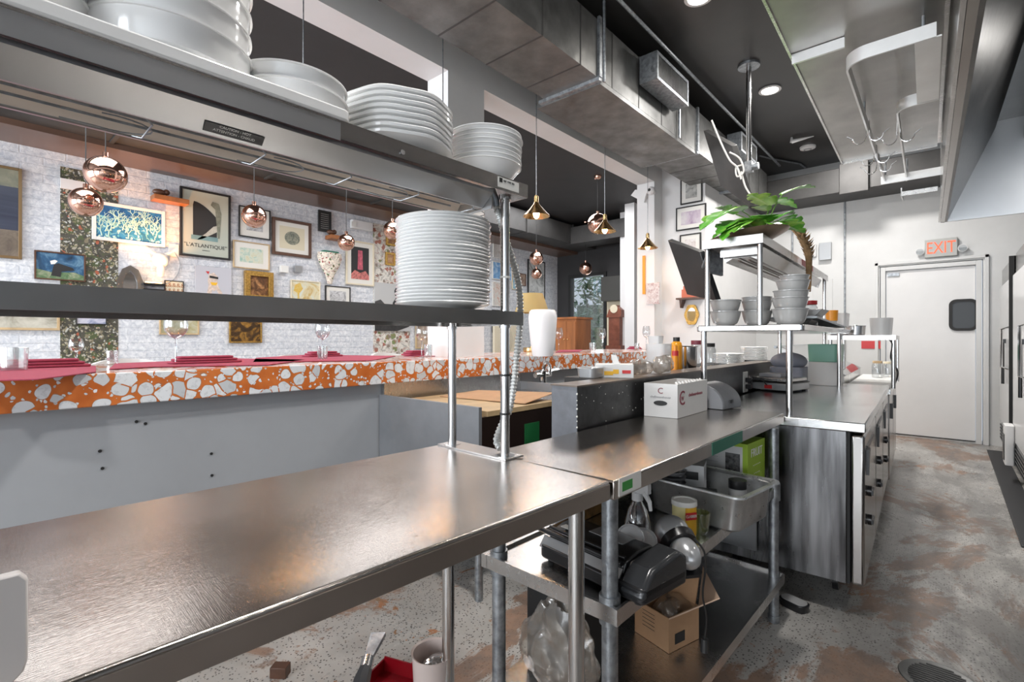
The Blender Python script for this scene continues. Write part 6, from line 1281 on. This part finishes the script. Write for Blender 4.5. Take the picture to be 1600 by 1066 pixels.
for k in range(4):
    q = HP @ Vector((-.16+.004*k, -.06, .0)); q = Vector((-.80, 1.82, ZS+.16+.022*k)) ; q = inpan(-.115, -.065, .075+.022*k)
    o = MB().lathe([(0,.0),(.045,.0),(.05,.012),(.053,.013),(.048,.002)], 28, q).build('deli_bowl', M['greyplas'], solid=.001); tag(o, '%s of the four stacked shallow grey plastic bowls in the food pan' % ['lowest','third from the top','second from the top','topmost'][k], 'bowl', 'shallow grey plastic bowls')
tag(MB().at(HP).box(-.168, -.05, -.125, -.0, .0065, .074).build('black_box', M['blackm']), 'black box under the shallow grey plastic bowls in the food pan', 'box')
# green box
q = GY(1168, 740, 2.14); GM = Matrix.Translation((-.615, 2.16, ZS)) @ Matrix.Rotation(R_(-4), 4, 'Z'); t = thing('green_box', 'lime green and white cardboard box behind the food pan', 'box', GM @ Vector((0,0,0)), R_(-4))
MB().at(GM).box(-.22, 0, 0, .2, 0, .225).build('carton', M['green'], t, bevel=.001); MB().at(GM).box(-.205, -.02, -.0014, -.0002, .01, .21).build('white_face', M['boxwhite'], t); MB().at(GM).box(-.09, -.03, -.0024, -.0015, .08, .18).build('photo_print', simple('photo_print', (.1,.1,.1), .5, var=.9, vscale=60), t)
gx = GM.to_3x3() @ Vector((1,0,0)); gy = GM.to_3x3() @ Vector((0,1,0))
lettering('FRUIT', .05, M['paper'], t, GM @ Vector((.001, .1, .18)), gy, (0,0,1), 'side_lettering'); 
for k in range(3): lettering(['- - - - -', '- - - -', '- - - - -'][k], .03, M['paper'], t, GM @ Vector((.001, .1, .13-k*.035)), gy, (0,0,1), 'side_print')
for k in range(5): lettering('---------', .02, M['greyplas'], t, GM @ Vector((-.15, -.0018, .18-k*.022)), gx, (0,0,1), 'front_print')
# cardboard box on the bottom shelf
ZL = .2015; q = GZ(1045, 1022, ZL); CM = Matrix.Translation((q[0], q[1], ZL)) @ Matrix.Rotation(R_(-16), 4, 'Z'); cl_ = lambda: MB().at(CM)
t = thing('open_carton', 'open brown cardboard box with printed side on the bottom shelf', 'box', q, R_(-16)); W_, L_, Hh = .15, .155, .115; w5 = .004
cl_().box(-W_, -W_+w5, 0, L_, 0, Hh).box(-w5, 0, 0, L_, 0, Hh).box(-W_+w5, -w5, 0, w5, 0, Hh).box(-W_+w5, -w5, L_-w5, L_, 0, Hh).box(-W_+w5, -w5, w5, L_-w5, 0, w5).build('carton', M['card'], t)
cl_().slab4([(-.002, .0, Hh), (-.002, L_, Hh), CM.inverted() @ P(1098, 884, 1.78), CM.inverted() @ P(1124, 934, 1.62)], .004).build('flap', simple('pale_cardboard', (.5,.35,.25), .85), t)
cl_().slab4([(-W_, 0, Hh), (-W_, L_, Hh), (-W_-.02, L_, Hh+.1), (-W_-.02, 0, Hh+.1)], .004).slab4([(-W_+.01, L_-.004, Hh), (-.01, L_-.004, Hh), (-.03, L_+.05, Hh+.1), (-W_+.02, L_+.05, Hh+.1)], .004).build('rear_flap', M['card'], t)
cx_ = CM.to_3x3() @ Vector((1,0,0))
for k in range(5): lettering(['Storage bags', 'do not stack', 'keep dry', 'this side', 'fold here'][k] if 0 else '------------', .014, M['ink'], t, CM @ Vector((-W_*.58, -.0006, Hh*.85-k*.013)), cx_, (0,0,1), 'printed_line')
cl_().box(.0002, .001, .03, .08, .02, .055).build('dark_mark', M['ink'], t)
crumple(CM @ Vector((-.07, .1, .09)), .07, (.8,1.2,.6), 5).build('bag', M['bag'], t)
# plastic bags, and a black block painting in the shadow on the bottom shelf
q = T2 @ Vector((-.22, .12, ZL)); tag(crumple(q+Vector((-.02,-.03,.16)), .15, (.8,.35,1.0), 2, 44, 30, .45).build('plastic_sack', M['bag']), 'large crumpled clear plastic sack on the bottom shelf', 'bag')
tag(MB().at(T2).box(-.4, -.22, .14, .36, ZL, .47).build('shadow_block', M['blackm'], bevel=.006), 'black block standing in for shadow on the bottom shelf', 'crate')
# perforated panel behind
t = thing('compressor_grille', 'perforated steel compressor panel behind the lower shelf', 'panel', T2 @ Vector((-.3, 1.46, .25)))
tag(t); MB().at(T2).box(-.40, -.12, 1.5, 1.512, .22, .54).build('panel', M['silver'], t); b = MB().at(T2)
for i in range(8):
    for j in range(6): b.cyl((-.38+i*.024, 1.4985, .36+j*.024), (-.38+i*.024, 1.4995, .36+j*.024), .008, n=8)
b.build('perforation', M['ink'], t)
# dish on the floor, floor drain, cup, dustpan, tool
q = GZ(1241, 950, .0); t = thing('black_tub', 'small black oval plastic tub on the aisle floor', 'tub', q, R_(35))
MB().at(Matrix.Translation(q) @ Matrix.Rotation(R_(-20), 4, 'Z')).rbox(-.062, .062, -.038, .038, .0, .035, .03, 6, .1).build('tub', M['black'], t, bevel=.003); MB().at(Matrix.Translation(q) @ Matrix.Rotation(R_(-20), 4, 'Z')).rbox(-.055, .055, -.031, .031, .0355, .038, .027, 6).build('film_lid', M['frosted'], t)
q = GZ(1468, 1064, 0); dr_ = thing('floor_drain', 'round slotted metal floor drain at the bottom edge', 'drain', q)
MB().lathe([(0,.001),(.1,.001),(.11,.004),(.118,.004),(.12,.0005)], 36, q).build('rim', M['duct'], dr_)
b = MB()
for k in range(-6, 7):
    w = sqrt(max(0, .1**2-(k*.015)**2))*.9; b.box(q[0]-w, q[0]+w, q[1]+k*.015-.004, q[1]+k*.015+.004, .0012, .003)
b.build('slot', M['ink'], dr_)
q = Vector((-1.145, .975, 0)); q = GZ(677, 1019, .235); q[2] = 0; t = thing('plastic_pitcher', 'tall frosted plastic container of clear odds standing on the floor', 'container', q)
MB().lathe([(0,.004),(.052,0),(.056,.006),(.067,.235),(.071,.24),(.064,.236),(.053,.01),(0,.01)], 40, q).build('container', simple('frosted_pink_plastic', (.62,.52,.48), .25), t); crumple(q+Vector((0,0,.19)), .04, (1.2,1.2,.5), 9, 18, 12, .6).build('contents', M['cutglass'], t)
q = GZ(628, 1066, .03); t = thing('dustpan', 'glossy dark red dustpan on the floor under the worktop', 'dustpan', (q[0], q[1], 0)); QM = Matrix.Translation((q[0], q[1], .0)) @ Matrix.Rotation(R_(20), 4, 'Z')
MB().at(QM).box(-.12, .1, -.14, .06, .002, .008).box(-.12, -.114, -.14, .06, .008, .05).box(.094, .1, -.14, .06, .008, .05).box(-.114, .094, .054, .06, .008, .06).build('pan', simple('dark_red_gloss', (.22,.005,.01), .15), t); MB().at(QM).cyl((0, .06, .04), (.0, .16, .06), .012).build('handle', M['red'], t)
t = thing('scraper', 'grey and red long handled scraper leaning on the floor under the worktop', 'scraper', GZ(590, 1066, .0))
a, b_ = P(567, 1064, 1.22), P(588, 1000, 1.36); d_ = (b_-a).normalized(); s_ = D(800,530).cross(Vector((0,0,1))).normalized()
MB().tube([P(560,1105,1.1), P(563,1070,1.2), P(571,1046,1.26)], [.022,.022,.017]).build('handle', M['black'], t); MB().cyl(P(570,1050,1.25), P(575,1030,1.29), .016).build('ferrule', M['pole'], t)
MB().slab4([P(567,1040,1.28), P(578,1040,1.28), P(603,994,1.38), P(580,994,1.38)], .012).build('blade_holder', M['galv'], t)
t2_ = tag(MB().at(Matrix.Translation(GZ(438, 1056, .0)) @ Matrix.Rotation(R_(40), 4, 'Z')).box(-.03, .03, -.02, .02, .0, .04).build('wood_block', M['wood_d'], bevel=.002), 'small dark wooden block on the floor at the bottom edge', 'block')
# dark floor strip painting in the shaded gap under the fridges
tag(MB().box(.33, .47, 4.2, 7.6, .0005, .012).build('fridge_shade_strip', simple('shade_black', (.03,.03,.032), .6), bevel=.004), 'dark strip on the floor standing in for the shade under the fridges', 'mat')
# unseen cooking line added right of the camera for the steel to reflect
t = thing('added_cooking_range', 'unseen steel cooking range added under the hood for the worktops to reflect', 'range', (.9, 0, 0))
MB().box(.52, 1.22, -2.6, 1.9, .12, .9).build('body', M['steel'], t, bevel=.004); MB().box(.5, 1.22, -2.6, 1.9, .901, .93).build('hob_plate', M['black'], t, bevel=.003)
for k in range(5): dd = MB().box(.5, .519, -2.55+k*.89, -1.72+k*.89, .2, .7).build('oven_door', M['steel_edge'], t, bevel=.004); MB().cyl((.47, -2.45+k*.89, .66), (.47, -1.82+k*.89, .66), .012).build('handle', M['chrome'], dd)
for x in (.56, 1.18):
    for y in (-2.5, 1.8): MB().cyl((x, y, 0), (x, y, .119), .025).build('leg', M['galv'], t)
# ================================================================ LIGHT
def area(name, loc, rot, sx, sy, e, col=(1,1,1)):
    l = bpy.data.lights.new(name, 'AREA'); l.shape = 'RECTANGLE'; l.size = sx; l.size_y = sy; l.energy = e; l.color = col
    o = bpy.data.objects.new(name, l); o.location = loc; o.rotation_euler = rot; C.objects.link(o); return o
area('daylight_dining_front', (-4.4, -4.1, 1.6), (R_(90), 0, R_(180)), 2.6, 2.2, 380, (.9,.95,1)).rotation_euler = (R_(90), 0, 0)
area('daylight_kitchen_front', (-.75, -4.1, 1.6), (R_(90), 0, 0), 3.2, 2.2, 260, (.9,.95,1))
area('daylight_garden_door', (-4.9, 8.5, 1.6), (R_(-90), 0, 0), 1.0, 2.0, 30, (.93,.97,1))
for x, y, e in ((-4.3, .5, 75), (-4.3, 3.2, 75), (-4.3, 5.9, 70)): 
    l = area('dining_fill_light', (x, y, ZD-.03), (0,0,0), 1.3, 1.6, e, (.98,.98,1))  # added fill lamps, no fittings on the dining ceiling
for x, y in ((-.6, 1.0), (-.9, 4.7), (-.9, 6.6), (.1, -1.5)): area('kitchen_fill_light', (x, y, ZK-.05), (0,0,0), .25, .25, 75, (1,.97,.94))  # lamps added without fittings to brighten the kitchen
for y in (1.2, 3.4): 
    p = HM @ Vector((.75, y-4.52, 2.5)); area('hood_light', p, (0,0,0), .15, .15, 6, (1,.97,.93))
wd = bpy.data.worlds.new('daylight'); bpy.context.scene.world = wd; wd.use_nodes = True; nt = wd.node_tree; bg = nt.nodes['Background']
bg.inputs[0].default_value = (.8,.88,1,1); bg.inputs[1].default_value = 1.3
# ================================================================ CAMERA
cam = bpy.data.cameras.new('camera'); co_ = bpy.data.objects.new('camera', cam); C.objects.link(co_); bpy.context.scene.camera = co_
cam.sensor_width = 36; cam.lens = F/1600*36; cam.shift_y = -3/1600; cam.clip_start = .02
co_.location = CAM; co_.rotation_euler = (R_(90), 0, AZ)
sc = bpy.context.scene; sc.view_settings.view_transform = 'Standard'; sc.view_settings.look = 'None'; sc.view_settings.gamma = 1; sc.view_settings.exposure = -0.45; sc.view_settings.use_curve_mapping = False
